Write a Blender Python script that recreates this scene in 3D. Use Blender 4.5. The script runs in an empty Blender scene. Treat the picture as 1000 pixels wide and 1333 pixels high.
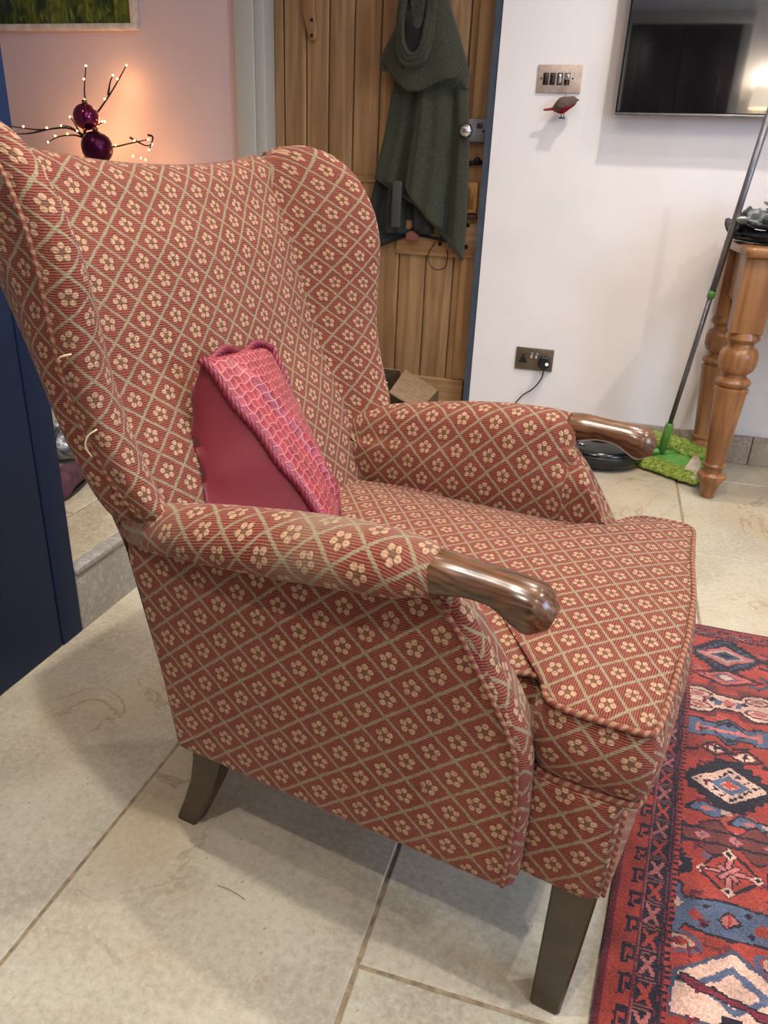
import bpy, bmesh, math, random
import numpy as np
from mathutils import Vector, Matrix, noise
random.seed(7); rng = np.random.RandomState(7)
C = bpy.context.scene.collection
scn = bpy.context.scene
PI = math.pi

# ------------------------------------------------------------------ camera
cam_d = bpy.data.cameras.new('camera'); cam = bpy.data.objects.new('camera', cam_d); C.objects.link(cam)
_r = Vector((0.95794175, 0.28411351, 0.04033753)); _u = Vector((-0.14993053, 0.37567484, 0.91454319)); _w = Vector((-0.24468028, 0.88212693, -0.40247191))
M = Matrix((_r, _u, -_w)).transposed().to_4x4(); M.translation = (0, 0, 0.95); cam.matrix_world = M
cam_d.sensor_fit = 'HORIZONTAL'; cam_d.sensor_width = 36; cam_d.lens = 36*989.4766/1000; cam_d.clip_start = .02
scn.camera = cam
# ------------------------------------------------------------------ world, lights, exposure
scn.view_settings.view_transform = 'Standard'; scn.view_settings.look = 'None'
scn.view_settings.exposure = 0.0; scn.view_settings.gamma = 1; scn.view_settings.use_curve_mapping = False
wd = bpy.data.worlds.new('world'); scn.world = wd; wd.use_nodes = True
wd.node_tree.nodes['Background'].inputs[0].default_value = (.55, .65, .85, 1); wd.node_tree.nodes['Background'].inputs[1].default_value = .3
CEIL = 2.45
def lamp_area(name, loc, rot, sx, sy, power, col):
    l = bpy.data.lights.new(name, 'AREA'); l.shape = 'RECTANGLE'; l.size = sx; l.size_y = sy; l.energy = power; l.color = col
    o = bpy.data.objects.new(name, l); C.objects.link(o); o.location = loc; o.rotation_euler = rot; return o
lamp_area('window_daylight', (2.50, .35, 1.45), (0, math.radians(90), 0), 1.1, 1.2, 58, (.48, .68, 1.0))
DOWN = [(-.337, .398, 13), (-.235, .86, 9), (-.30, -.55, 13.5), (.30, 2.45, 10.5), (-.75, 1.75, 2.6), (1.25, 1.3, 13), (1.1, 2.3, 5), (1.0, -.3, 8), (-1.9, 1.5, 4.2), (.35, 1.55, 5)]

# ------------------------------------------------------------------ material helpers
def lin(c):
    c = [x/255. for x in c]
    return tuple([(x/12.92 if x <= .04045 else ((x+.055)/1.055)**2.4) for x in c])+(1,)
class E_:
    def __init__(s, nt, sock): s.nt, s.s = nt, sock
    def m(s, op, *a, **k):
        n = s.nt.nodes.new('ShaderNodeMath'); n.operation = op
        for i, x in enumerate((s,)+a):
            if isinstance(x, E_): s.nt.links.new(x.s, n.inputs[i])
            else: n.inputs[i].default_value = x
        n.use_clamp = k.get('clamp', False)
        return E_(s.nt, n.outputs[0])
    def __add__(s, o): return s.m('ADD', o)
    def __sub__(s, o): return s.m('SUBTRACT', o)
    def __mul__(s, o): return s.m('MULTIPLY', o)
    def __truediv__(s, o): return s.m('DIVIDE', o)
    def abs(s): return s.m('ABSOLUTE')
    def fract(s): return s.m('FRACT')
    def min(s, o): return s.m('MINIMUM', o)
    def max(s, o): return s.m('MAXIMUM', o)
    def sin(s): return s.m('SINE')
    def cos(s): return s.m('COSINE')
    def ss(s, a, b):      # smooth step from a to b
        n = s.nt.nodes.new('ShaderNodeMapRange'); n.interpolation_type = 'SMOOTHSTEP'
        s.nt.links.new(s.s, n.inputs[0]); n.inputs[1].default_value = min(a, b); n.inputs[2].default_value = max(a, b)
        n.inputs[3].default_value = 0 if a < b else 1; n.inputs[4].default_value = 1 if a < b else 0
        return E_(s.nt, n.outputs[0])
class MatB:
    def __init__(s, name, rough=.6, spec=.5):
        s.m = bpy.data.materials.new(name); s.m.use_nodes = True; s.nt = s.m.node_tree
        s.b = s.nt.nodes['Principled BSDF']; s.b.inputs['Roughness'].default_value = rough; s.b.inputs['Specular IOR Level'].default_value = spec
        s.tc = s.nt.nodes.new('ShaderNodeTexCoord')
    def coord(s, kind='Object'): return s.tc.outputs[kind]
    def xyz(s, kind='Object'):
        n = s.nt.nodes.new('ShaderNodeSeparateXYZ'); s.nt.links.new(s.coord(kind), n.inputs[0]); return [E_(s.nt, n.outputs[i]) for i in range(3)]
    def mapping(s, kind='Object', scale=(1, 1, 1), loc=(0, 0, 0)):
        n = s.nt.nodes.new('ShaderNodeMapping'); s.nt.links.new(s.coord(kind), n.inputs[0]); n.inputs['Scale'].default_value = scale; n.inputs['Location'].default_value = loc; return n.outputs[0]
    def noise(s, scale=5, detail=4, vec=None, dist=0, rough=.5):
        n = s.nt.nodes.new('ShaderNodeTexNoise'); n.inputs['Scale'].default_value = scale; n.inputs['Detail'].default_value = detail
        n.inputs['Distortion'].default_value = dist; n.inputs['Roughness'].default_value = rough
        s.nt.links.new(vec if vec is not None else s.coord(), n.inputs['Vector']); return E_(s.nt, n.outputs[0])
    def voro(s, scale=5, vec=None, feature='F1'):
        n = s.nt.nodes.new('ShaderNodeTexVoronoi'); n.feature = feature; n.inputs['Scale'].default_value = scale
        s.nt.links.new(vec if vec is not None else s.coord(), n.inputs['Vector']); return E_(s.nt, n.outputs['Distance'])
    def col(s, c):
        n = s.nt.nodes.new('ShaderNodeRGB'); n.outputs[0].default_value = lin(c); return n.outputs[0]
    def mix(s, f, a, b, mode='MIX'):
        n = s.nt.nodes.new('ShaderNodeMix'); n.data_type = 'RGBA'; n.blend_type = mode
        if isinstance(f, E_): s.nt.links.new(f.s, n.inputs[0])
        else: n.inputs[0].default_value = f
        s.nt.links.new(a, n.inputs[6]); s.nt.links.new(b, n.inputs[7]); return n.outputs[2]
    def color(s, sock): s.nt.links.new(sock, s.b.inputs['Base Color']); return s
    def bump(s, h, strength=.3, dist=.002):
        n = s.nt.nodes.new('ShaderNodeBump'); n.inputs['Strength'].default_value = strength; n.inputs['Distance'].default_value = dist
        s.nt.links.new(h.s, n.inputs['Height']); s.nt.links.new(n.outputs[0], s.b.inputs['Normal']); return s
    def rnd(s):
        n = s.nt.nodes.new('ShaderNodeObjectInfo'); return E_(s.nt, n.outputs['Random'])
def simple(name, c, rough=.5, metal=0, spec=.5, var=.06, nscale=30, bump=.1):
    b = MatB(name, rough, spec); b.b.inputs['Metallic'].default_value = metal
    n = b.noise(nscale, 4)
    d = tuple(max(0, x*(1-var*2)) for x in c)
    b.color(b.mix(n.ss(.3, .7), b.col(d), b.col(c)))
    if bump: b.bump(n, bump, .001)
    return b.m
def emissive(name, c, st):
    b = MatB(name); b.color(b.col(c)); b.b.inputs['Emission Color'].default_value = lin(c); b.b.inputs['Emission Strength'].default_value = st; return b.m

def fabric(name, coord='UV', fade=0.0):
    b = MatB(name, .88, .22)
    u, v, _ = b.xyz(coord)
    wob = b.noise(38, 2, b.coord(coord)) - .5
    u = u + wob*.0030; v = v + (b.noise(31, 2, b.mapping(coord, loc=(3, 5, 0))) - .5)*.0030
    ri = (v*(1/.0030)).m('FLOOR')
    def streak(fu, seed):
        cb = b.nt.nodes.new('ShaderNodeCombineXYZ'); b.nt.links.new((u*fu).s, cb.inputs[0]); b.nt.links.new((ri*3.71+seed).s, cb.inputs[1]); return b.noise(1, 2, cb.outputs[0])
    st1 = streak(70, 0.3); st2 = streak(330, 9.1)
    u = u + (st1-.5)*.0046
    A = u*(1/.057) + v*(1/.050); B = u*(1/.057) - v*(1/.050)
    fa = A.fract() - .5; fb = B.fract() - .5
    th = b.noise(420, 2, b.mapping(coord, scale=(1, 1, 1)))     # loop weave of the wool
    dl = (fa.abs()*-1 + .5).min(fb.abs()*-1 + .5) + (th-.5)*.05
    line = dl.ss(.070, .030)*(st2.ss(.25, .62)*.45+.55)
    du = (fa+fb)*(.5*.057); dv = (fa-fb)*(.5*.050)
    r = (du*du + dv*dv).m('SQRT')
    ph = du.m('ARCTAN2', dv)
    k = (ph*(5/(2*PI))).m('ROUND')*(2*PI/5)
    px = du - k.sin()*.0074; py = dv - k.cos()*.0074
    pd = (px*px+py*py).m('SQRT') + (th-.5)*.0014
    petal = pd.ss(.0046, .0028)*(st2.ss(.28, .60)*.5+.5); pin = pd.ss(.0019, .0010)
    ring = pd.ss(.0058, .0048)
    dot = r.ss(.0030, .0022)
    rib = ((v*(2*PI/.0030)) + (wob*5)).sin()*.5 + .5
    ribn = (rib*.55 + st2*.55 + st1*.2)
    big = b.noise(9, 3, b.mapping(coord, loc=(1, 2, 0)))
    ground = b.mix(ribn.ss(.35, 1.0), b.col((72, 31, 24)), b.col((144, 74, 60)))
    ground = b.mix((big-.35)*.5, ground, b.col((128, 82, 64)))
    c = b.mix(line*(ribn*.5+.62).m('MINIMUM', 1.0), ground, b.col((134, 124, 96)))
    c = b.mix(ring*.55, c, b.col((86, 50, 36)))
    c = b.mix(petal*(ribn*.25+.78), c, b.col((176, 143, 112)))
    c = b.mix(pin*.35, c, b.col((132, 92, 66)))
    c = b.mix(dot*.8, c, b.col((92, 74, 50)))
    if fade: c = b.mix(b.noise(7, 3, b.mapping(coord, loc=(4, 1, 0))).ss(.42, .7)*fade, c, b.col((124, 114, 92)))
    b.color(c)
    h = ribn*.55 + line*.5 + petal*.8 + th*.5
    b.bump(h, .7, .0014)
    b.b.inputs['Sheen Weight'].default_value = .10; b.b.inputs['Sheen Roughness'].default_value = .45
    b.b.inputs['Sheen Tint'].default_value = (1, .85, .78, 1)
    return b.m
def piping_mat():
    b = MatB('piping_wool', .9, .2); u, v, _ = b.xyz('UV')
    w = ((v*(2*PI/.011)) + u*260 + b.noise(60, 2, b.coord('UV'))*5).sin()
    c = b.mix(w.ss(-.2, .5), b.col((116, 64, 54)), b.col((142, 108, 82)))
    b.color(c); b.bump(w*.5+b.noise(500, 2, b.coord('UV')), .5, .001); return b.m
def oak(name, dark=(52, 26, 12), light=(128, 78, 38), scale=1.0, rough=.3, axis=0):
    b = MatB(name, rough, .55)
    sc = [60*scale]*3; sc[axis] = 9*scale
    n1 = b.noise(1, 5, b.mapping(scale=tuple(sc)), dist=1.2)
    w = b.nt.nodes.new('ShaderNodeTexWave'); w.inputs['Scale'].default_value = 1; w.inputs['Distortion'].default_value = 6; w.inputs['Detail'].default_value = 3
    w.bands_direction = 'DIAGONAL'
    b.nt.links.new(b.mapping(scale=tuple([s*1.3 for s in sc])), w.inputs[0]); wv = E_(b.nt, w.outputs['Fac'])
    n3 = b.noise(1, 3, b.mapping(scale=tuple([q*4 for q in sc]), loc=(3, 1, 2))); f = (n1*.62+wv*.10+n3*.28)
    b.color(b.mix(f.ss(.3, .68), b.col(dark), b.col(light))); b.bump(f, .15, .001)
    return b.m
def pine(name, base=(150, 104, 62), dark=(104, 66, 36), axis=2, rough=.5, per=True):
    b = MatB(name, rough, .4)
    sc = [26]*3; sc[axis] = 1.6
    vec = b.mapping(scale=tuple(sc))
    if per:
        ad = b.nt.nodes.new('ShaderNodeVectorMath'); ad.operation = 'ADD'; b.nt.links.new(vec, ad.inputs[0])
        cb = b.nt.nodes.new('ShaderNodeCombineXYZ'); rr = b.rnd()*37; b.nt.links.new(rr.s, cb.inputs[0]); b.nt.links.new(rr.s, cb.inputs[2]); b.nt.links.new(cb.outputs[0], ad.inputs[1]); vec = ad.outputs[0]
    n = b.noise(1, 5, vec, dist=.8); kn = b.voro(3.1, b.mapping(scale=(1.6, 1.6, .8)))
    c = b.mix(n.ss(.32, .72), b.col(dark), b.col(base))
    c = b.mix(kn.ss(.10, .04)*.6, c, b.col((70, 38, 20)))
    if per: c = b.mix(b.rnd()*.22, c, b.col((176, 128, 76)))
    b.color(c); b.bump(n, .2, .001); return b.m
def stone(name, c1=(186, 177, 154), c2=(161, 150, 127), warm=(178, 152, 108), rough=.42):
    b = MatB(name, rough, .4)
    vec = b.coord('Object')
    ad = b.nt.nodes.new('ShaderNodeVectorMath'); ad.operation = 'ADD'; b.nt.links.new(vec, ad.inputs[0])
    cb = b.nt.nodes.new('ShaderNodeCombineXYZ'); rr = b.rnd()*53; b.nt.links.new(rr.s, cb.inputs[0]); b.nt.links.new(rr.s, cb.inputs[1]); b.nt.links.new(cb.outputs[0], ad.inputs[1]); v = ad.outputs[0]
    n = b.noise(5, 6, v, rough=.6); n2 = b.noise(85, 5, v, rough=.75); sp = b.voro(130, v); n3 = b.noise(1.8, 3, v, dist=1)
    pit = b.voro(46, v); pm = pit.ss(.14, .05)*n.ss(.45, .6)
    vein = (b.noise(3.3, 6, v, dist=1.2, rough=.6)-.5).abs().ss(.016, .002)*n3.ss(.48, .62)
    c = b.mix(n.ss(.35, .65), b.col(c2), b.col(c1))
    c = b.mix(n2.ss(.45, .7)*.6, c, b.col((200, 194, 178))); c = b.mix(n2.ss(.48, .36)*.35, c, b.col((128, 118, 100))); c = b.mix(sp.ss(.16, .08)*n.ss(.4, .55)*.5, c, b.col((212, 207, 192)))
    c = b.mix(n3.ss(.46, .68)*.5, c, b.col(warm))
    c = b.mix(b.rnd()*.3, c, b.col((176, 168, 156)))
    c = b.mix(vein*.45, c, b.col((120, 98, 74)))
    c = b.mix(pm*.6, c, b.col((128, 108, 82)))
    b.color(c); b.bump(n2*.3+n*.5-pm*.8-vein*.5, .35, .002)
    return b.m
def plaster(name, c, c2):
    b = MatB(name, .75, .25); n = b.noise(2.2, 4); n2 = b.noise(60, 3)
    b.color(b.mix(n.ss(.35, .65), b.col(c), b.col(c2))); b.bump(n2*.4+n, .12, .004); return b.m

FAB = fabric('floral_lattice_upholstery'); FABA = fabric('worn_lattice_upholstery', fade=.55); PIPE = piping_mat()
OAKH = oak('polished_oak', (44, 26, 16), (106, 70, 42), 1.0, .24, 0); LEGM = simple('dark_stained_leg', (60, 44, 28), .38, var=.12)
STONE = stone('limestone_slab'); SKIRT = stone('travertine_skirting', (168, 150, 130), (140, 122, 104), (150, 128, 100), .5)
RISER = stone('grey_riser_stone', (140, 138, 138), (124, 122, 122), (128, 122, 116), .5)
GROUT = simple('grout', (158, 138, 108), .9, var=.15, nscale=60, bump=.5)
WALLW = plaster('white_plaster', (234, 228, 226), (226, 220, 218)); WALLP = plaster('blush_plaster', (222, 196, 192), (216, 190, 186))
BLUE = simple('navy_cabinet_paint', (20, 38, 72), .6, spec=.25, var=.01, nscale=5, bump=.02)
CASING = simple('grey_white_casing_paint', (184, 180, 170), .45, var=.004, bump=.02)
PINE_D = pine('old_pine_board', (172, 136, 96), (128, 94, 62)); PINE_T = pine('honey_pine', (160, 112, 72), (116, 74, 42), 2, .3, False)
PINE_H = pine('honey_pine_top', (168, 120, 78), (124, 82, 48), 0, .3, False)
PINE_R = pine('old_pine_rail', (170, 134, 94), (124, 90, 58), 0)
BLACK = simple('black_plastic', (16, 16, 18), .35, var=.1); CHROME = simple('chrome', (210, 210, 212), .12, 1, var=.02, bump=0)
IRON = simple('dark_iron', (34, 30, 30), .5, .6); STEEL = simple('brushed_steel', (206, 184, 170), .35, .35, var=.05, nscale=80)
GREYST = simple('grey_lock_paint', (112, 112, 116), .45, .2)
SLATE = simple('slate_paint', (60, 70, 84), .5)

# ------------------------------------------------------------------ mesh helpers
def tag(o, label=None, cat=None, group=None, kind=None):
    if label: o['label'] = label
    if cat: o['category'] = cat
    if group: o['group'] = group
    if kind: o['kind'] = kind
    return o
def empty(name, loc, label, cat, group=None, rz=0):
    o = bpy.data.objects.new(name, None); C.objects.link(o); o.location = loc; o.rotation_euler = (0, 0, rz); o.empty_display_size = .05
    return tag(o, label, cat, group)
def link(name, me, mat, parent=None, smooth=True):
    if mat: me.materials.append(mat)
    if smooth: me.polygons.foreach_set('use_smooth', [True]*len(me.polygons))
    o = bpy.data.objects.new(name, me); C.objects.link(o)
    if parent: o.parent = parent
    return o
class MB:
    def __init__(s): s.v = []; s.f = []; s.uv = []
    def add(s, vs, fs, uvs=None):
        b = len(s.v); s.v += [tuple(map(float, p)) for p in vs]
        for i, f in enumerate(fs):
            s.f.append([b+k for k in f])
            s.uv.append(uvs[i] if uvs else None)
        return s
    def box(s, x0, x1, y0, y1, z0, z1, bev=0):
        if bev:
            bm = bmesh.new(); bmesh.ops.create_cube(bm, size=1)
            for v in bm.verts: v.co = Vector(((x0+x1)/2+v.co.x*(x1-x0), (y0+y1)/2+v.co.y*(y1-y0), (z0+z1)/2+v.co.z*(z1-z0)))
            bmesh.ops.bevel(bm, geom=bm.edges[:], offset=bev, segments=2, affect='EDGES', profile=.5)
            bm.verts.index_update(); s.add([v.co[:] for v in bm.verts], [[v.index for v in f.verts] for f in bm.faces]); bm.free(); return s
        return s.add([(x0, y0, z0), (x1, y0, z0), (x1, y1, z0), (x0, y1, z0), (x0, y0, z1), (x1, y0, z1), (x1, y1, z1), (x0, y1, z1)],
                     [(3, 2, 1, 0), (4, 5, 6, 7), (0, 1, 5, 4), (1, 2, 6, 5), (2, 3, 7, 6), (3, 0, 4, 7)])
    def grid(s, P, cu=False, cv=False, capu=False, flip=False, swap=False, vz=False):
        """P[i][j]: loft; cu closes i, cv closes j; arc-length uv (u along j, v along i)"""
        n, m = len(P), len(P[0]); A = np.array(P, float)
        du = np.linalg.norm(np.diff(A, axis=1, append=A[:, :1]), axis=2); dv = np.linalg.norm(np.diff(A, axis=0, append=A[:1]), axis=2)
        U = np.concatenate([np.zeros((n, 1)), np.cumsum(du, 1)], 1); U = np.repeat(U.mean(0)[None], n, 0)*.5+U*.5
        V = np.concatenate([np.zeros((1, m)), np.cumsum(dv, 0)], 0); V = np.repeat(V.mean(1)[:, None], m, 1)
        V = np.concatenate([V, V[:, :1]], 1); V = np.concatenate([V, V[-1:]], 0) if V.shape[0] == n else V; U = np.concatenate([U, U[:1]], 0)
        if vz: V = np.concatenate([A[:, :, 2], A[:, :1, 2]], 1); V = np.concatenate([V, V[:1]], 0)
        if swap: U, V = V, U
        vs = [tuple(A[i, j]) for i in range(n) for j in range(m)]; fs = []; uv = []
        for i in range(n if cu else n-1):
            for j in range(m if cv else m-1):
                i2, j2 = (i+1) % n, (j+1) % m
                f = [i*m+j, i*m+j2, i2*m+j2, i2*m+j]; t = [(U[i, j], V[i, j]), (U[i, j+1], V[i, j+1]), (U[i+1, j+1], V[i+1, j+1]), (U[i+1, j], V[i+1, j])]
                if flip: f.reverse(); t.reverse()
                fs.append(f); uv.append(t)
        if capu:
            for i, rev in ((0, True), (n-1, False)):
                c = len(vs); vs.append(tuple(A[i].mean(0)))
                for j in range(m):
                    f = [i*m+j, i*m+(j+1) % m, c]
                    if rev != flip: f.reverse()
                    fs.append(f); uv.append(None)
        return s.add(vs, fs, uv)
    def tube(s, pts, r, n=8, closed=False, cap=True):
        pts = [Vector(p) for p in pts]; rs = r if hasattr(r, '__len__') else [r]*len(pts); rings = []; prev = None
        for i, p in enumerate(pts):
            a = pts[(i-1) % len(pts)] if (closed or i > 0) else p; b = pts[(i+1) % len(pts)] if (closed or i < len(pts)-1) else p
            t = (b-a).normalized()
            if prev is None: prev = t.orthogonal().normalized()
            x = (prev - t*prev.dot(t)).normalized(); prev = x; y = t.cross(x)
            rings.append([tuple(p + (x*math.cos(2*PI*k/n)+y*math.sin(2*PI*k/n))*rs[i]) for k in range(n)])
        return s.grid(rings, cu=closed, cv=True, capu=(cap and not closed))
    def lathe(s, prof, n=24, c=(0, 0, 0), axis=2):
        rings = []
        for r, h in prof:
            ring = []
            for k in range(n):
                a = 2*PI*k/n; p = (r*math.cos(a), r*math.sin(a), h)
                if axis == 1: p = (p[0], -h, p[1])
                if axis == 0: p = (h, p[0], p[1])
                ring.append((c[0]+p[0], c[1]+p[1], c[2]+p[2]))
            rings.append(ring)
        return s.grid(rings, cv=True, capu=True)
    def build(s, name, mat, parent=None, smooth=True, boxuv=False, angle=None, uvs=(1, 1)):
        me = bpy.data.meshes.new(name); me.from_pydata(s.v, [], s.f); me.update()
        uvl = me.uv_layers.new(name='UVMap')
        k = 0; buf = np.zeros(len(me.loops)*2)
        for i, p in enumerate(me.polygons):
            u = s.uv[i]
            if u is None or boxuv:
                n = p.normal; ax = max(range(3), key=lambda q: abs(n[q]))
                u = []
                for vi in p.vertices:
                    c = s.v[vi]; u.append({0: (c[1], c[2]), 1: (c[0], c[2]), 2: (c[1], c[0])}[ax])
            for j in range(p.loop_total): buf[2*(p.loop_start+j)] = u[j][0]*uvs[0]; buf[2*(p.loop_start+j)+1] = u[j][1]*uvs[1]
        uvl.data.foreach_set('uv', buf)
        o = link(name, me, mat, parent, smooth)
        if smooth and angle: me.set_sharp_from_angle(angle=math.radians(angle))
        return o
def spline(pts, n):
    """catmull-rom resample at equal arc length"""
    P = [np.array(p, float) for p in pts]; P = [2*P[0]-P[1]]+P+[2*P[-1]-P[-2]]; out = []
    for i in range(1, len(P)-2):
        for k in range(16):
            t = k/16.; a, b, c, d = P[i-1:i+3]
            out.append(.5*((2*b)+(c-a)*t+(2*a-5*b+4*c-d)*t*t+(3*b-a-3*c+d)*t**3))
    out.append(P[-2]); out = np.array(out); L = np.concatenate([[0], np.cumsum(np.linalg.norm(np.diff(out, axis=0), axis=1))])
    T = np.linspace(0, L[-1], n); return np.stack([np.interp(T, L, out[:, k]) for k in range(out.shape[1])], 1)
def closed_resample(pts, n, sm=2):
    P = np.array(list(pts)+[pts[0]], float); L = np.concatenate([[0], np.cumsum(np.linalg.norm(np.diff(P, axis=0), axis=1))])
    T = np.linspace(0, L[-1], n, endpoint=False); Q = np.stack([np.interp(T, L, P[:, k]) for k in range(P.shape[1])], 1)
    for _ in range(sm): Q = .5*Q+.25*(np.roll(Q, 1, 0)+np.roll(Q, -1, 0))
    return Q
def plate(mb, outline, h0, h1, place, bev=.01, n=96, sm=2, crown0=0, crown1=0, rings=5, resample=True):
    """solid from a closed outline: rounded rim, crowned caps. place(a,b,h)->xyz"""
    Q = closed_resample(outline, n, sm) if resample else np.array(outline, float); n = len(Q)
    area = .5*np.sum(Q[:, 0]*np.roll(Q[:, 1], -1)-np.roll(Q[:, 0], -1)*Q[:, 1])
    if area < 0: Q = Q[::-1]
    T = np.roll(Q, -1, 0)-np.roll(Q, 1, 0); T /= np.linalg.norm(T, axis=1)[:, None]; N = np.stack([T[:, 1], -T[:, 0]], 1)
    c = Q.mean(0); R = []
    lv = []
    for k in range(rings, 0, -1):
        s = 1-k/(rings+0.0)*.98; lv.append(('s', s, 0))
    for k in range(5): a = k/4*PI/2; lv.append(('b', bev*(1-math.sin(a)), bev*(1-math.cos(a)), 0))
    for k in range(5): a = (1-k/4)*PI/2; lv.append(('b', bev*(1-math.sin(a)), bev*(1-math.cos(a)), 1))
    for k in range(1, rings+1): s = 1-k/(rings+0.0)*.98; lv.append(('s', s, 1))
    Qi = Q - N*bev
    for L in lv:
        if L[0] == 's':
            s = L[1]; top = L[2]; cr = (crown1 if top else crown0)*(1-s**2.2)
            ring = c+(Qi-c)*s; h = h1+cr if top else h0-cr; R.append([place(a, b, h) for a, b in ring])
        else:
            ring = Q-N*L[1]; h = (h1-L[2]) if L[3] else (h0+L[2]); R.append([place(a, b, h) for a, b in ring])
    mb.grid(R, cv=True, capu=True)
    return Q, Qi
def interp(x, xs, ys):
    return float(np.interp(x, xs, ys))
def sphere(mb, c, r, n=12, m=8, sx=1, sy=1, sz=1):
    mb.grid([[(c[0]+r*sx*math.sin(PI*i/m)*math.cos(2*PI*j/n), c[1]+r*sy*math.sin(PI*i/m)*math.sin(2*PI*j/n), c[2]-r*sz*math.cos(PI*i/m)) for j in range(n)] for i in [.02]+list(range(1, m))+[m-.02]], cv=True, capu=True); return mb

# ================================================================== STRUCTURE
WY = 3.045                                   # plane of the far wall
def struct(name, mb, mat, parent=None, **k):
    o = mb.build(name, mat, parent, **k)
    if parent is None: o['kind'] = 'structure'
    return o
# floor: slab of grout with limestone slabs standing proud of it
floor = struct('floor', MB().box(-1.03, 2.6, -1.5, 3.35, -.06, -.0026), GROUT, smooth=False)
def slab(x0, x1, y0, y1, z0, z1, par, mat=STONE, g=.0024, name='stone_tile'):
    nx = max(2, int((x1-x0)/.03)); ny = max(2, int((y1-y0)/.03))
    # irregular tumbled outline, bevelled top edge
    pts = []
    def side(a, b, n):
        for k in range(n):
            t = k/n; pts.append((a[0]+(b[0]-a[0])*t, a[1]+(b[1]-a[1])*t))
    a, b, c, d = (x0+g, y0+g), (x1-g, y0+g), (x1-g, y1-g), (x0+g, y1-g)
    side(a, b, nx); side(b, c, ny); side(c, d, nx); side(d, a, ny)
    P = []
    cx, cy = (x0+x1)/2, (y0+y1)/2
    for p in pts:
        j = (noise.noise(Vector((p[0]*23, p[1]*23, 3+z1)))*.0016)+(noise.noise(Vector((p[0]*90, p[1]*90, 9)))*.0010)
        sx = -1 if p[0] > cx else 1; sy = -1 if p[1] > cy else 1
        P.append((p[0]+sx*abs(j), p[1]+sy*abs(j)))
    n = len(P); vs = [(x, y, z0) for x, y in P]+[(x, y, z1-.0025) for x, y in P]+[(x+(.0025 if x < cx else -.0025), y+(.0025 if y < cy else -.0025), z1) for x, y in P]
    fs = [[i, (i+1) % n, n+(i+1) % n, n+i] for i in range(n)]+[[n+i, n+(i+1) % n, 2*n+(i+1) % n, 2*n+i] for i in range(n)]+[list(range(2*n, 3*n))]
    return MB().add(vs, fs).build(name, mat, par, smooth=False)
cols = {(-1.03, -.63): [-1.4, -.5, .33, 1.56, 2.4, 3.05], (-.63, -.19): [-1.4, -1.0, -.25, .44-.9+.95, 1.27, 2.02, 2.75, 3.05], (-.19, .32): [-1.4, -.9, -.12, .65, 1.42, 2.22, 3.05],
        (.32, .82): [-1.4, -.35, .42, 1.28, 2.13, 2.80, 3.05], (.82, 1.32): [-1.4, -.7, .1, .9, 1.7, 2.45, 3.05], (1.32, 1.82): [-1.4, -.3, .5, 1.3, 2.1, 3.05], (1.82, 2.58): [-1.4, -.7, .1, .9, 1.7, 2.45, 3.05]}
cols[(-.63, -.19)] = [-1.4, -1.0, -.30, -.05+.55-.4, .98+.32, 2.02, 2.75, 3.05]
for (x0, x1), ys in cols.items():
    for a, b in zip(ys[:-1], ys[1:]): slab(x0, x1, a, b, -.05, rng.uniform(-.0006, .0006), floor)
# raised floor at the left, one step up
ST = .15
step = struct('floor_raised', MB().box(-3.3, -1.045, 1.0, 3.35, -.06, ST-.0026), GROUT, smooth=False)
for x0, x1, ys in ((-1.21, -1.045, [1.0, 1.62, 2.3, 3.04]), (-1.66, -1.21, [1.0, 1.457, 2.1, 2.8, 3.04]), (-2.1, -1.66, [1.0, 1.7, 2.4, 3.04]), (-2.6, -2.1, [1.0, 2.0, 3.04]), (-3.2, -2.6, [1.0, 1.6, 2.4, 3.04])):
    for a, b in zip(ys[:-1], ys[1:]): slab(x0, x1, a, b, ST-.03, ST, step)
riser = struct('trim_1', MB().box(-1.045, -1.03, 1.205, 3.04, -.05, ST-.008), GROUT, smooth=False)
for a, b in ((1.205, 1.80), (1.80, 2.42), (2.42, 3.04)):
    MB().box(-1.044, -1.018, a+.002, b-.002, -.02, ST-.014, .002).build('riser_slab', RISER, riser)
    MB().box(-1.046, -1.014, a+.001, b-.001, ST-.013, ST+.0015, .002).build('step_nosing', RISER, riser)
# walls
wf = struct('wall_far', MB().box(-.502, 2.6, WY, WY+.2, -.05, CEIL).box(-3.3, -1.40, WY+.0, WY+.2, -.05, CEIL).box(-1.40, -.502, WY, WY+.2, 2.15, CEIL), WALLW, smooth=False)
wf.data.materials.append(WALLP)
for p in wf.data.polygons:
    if 6 <= p.index < 12: p.material_index = 1
struct('wall_behind_door', MB().box(-1.7, -.3, WY+.2, WY+.3, -.05, 2.4), WALLP, smooth=False)
struct('wall_right', MB().box(2.6, 2.75, -.35+0, -.25, -.05, CEIL).box(2.6, 2.75, -1.55, -.25, -.05, CEIL).box(2.6, 2.75, .95, 3.3, -.05, CEIL).box(2.6, 2.75, -.25, .95, -.05, .9).box(2.6, 2.75, -.25, .95, 2.0, CEIL), WALLW, smooth=False)
wr = struct('window_1', MB().box(2.62, 2.66, -.25, -.19, .9, 2.0).box(2.62, 2.66, .89, .95, .9, 2.0).box(2.62, 2.66, -.19, .89, .9, .96).box(2.62, 2.66, -.19, .89, 1.94, 2.0).box(2.62, 2.66, .33, .37, .96, 1.94), CASING, smooth=False)
gl = MatB('window_glass', .02, .5); gl.b.inputs['Transmission Weight'].default_value = 1; gl.color(gl.col((240, 245, 250)))
MB().box(2.635, 2.641, -.19, .89, .96, 1.94).build('pane', gl.m, wr, smooth=False)
struct('wall_left', MB().box(-3.45, -3.3, -1.6, 3.3, -.05, CEIL), WALLP, smooth=False)
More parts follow.
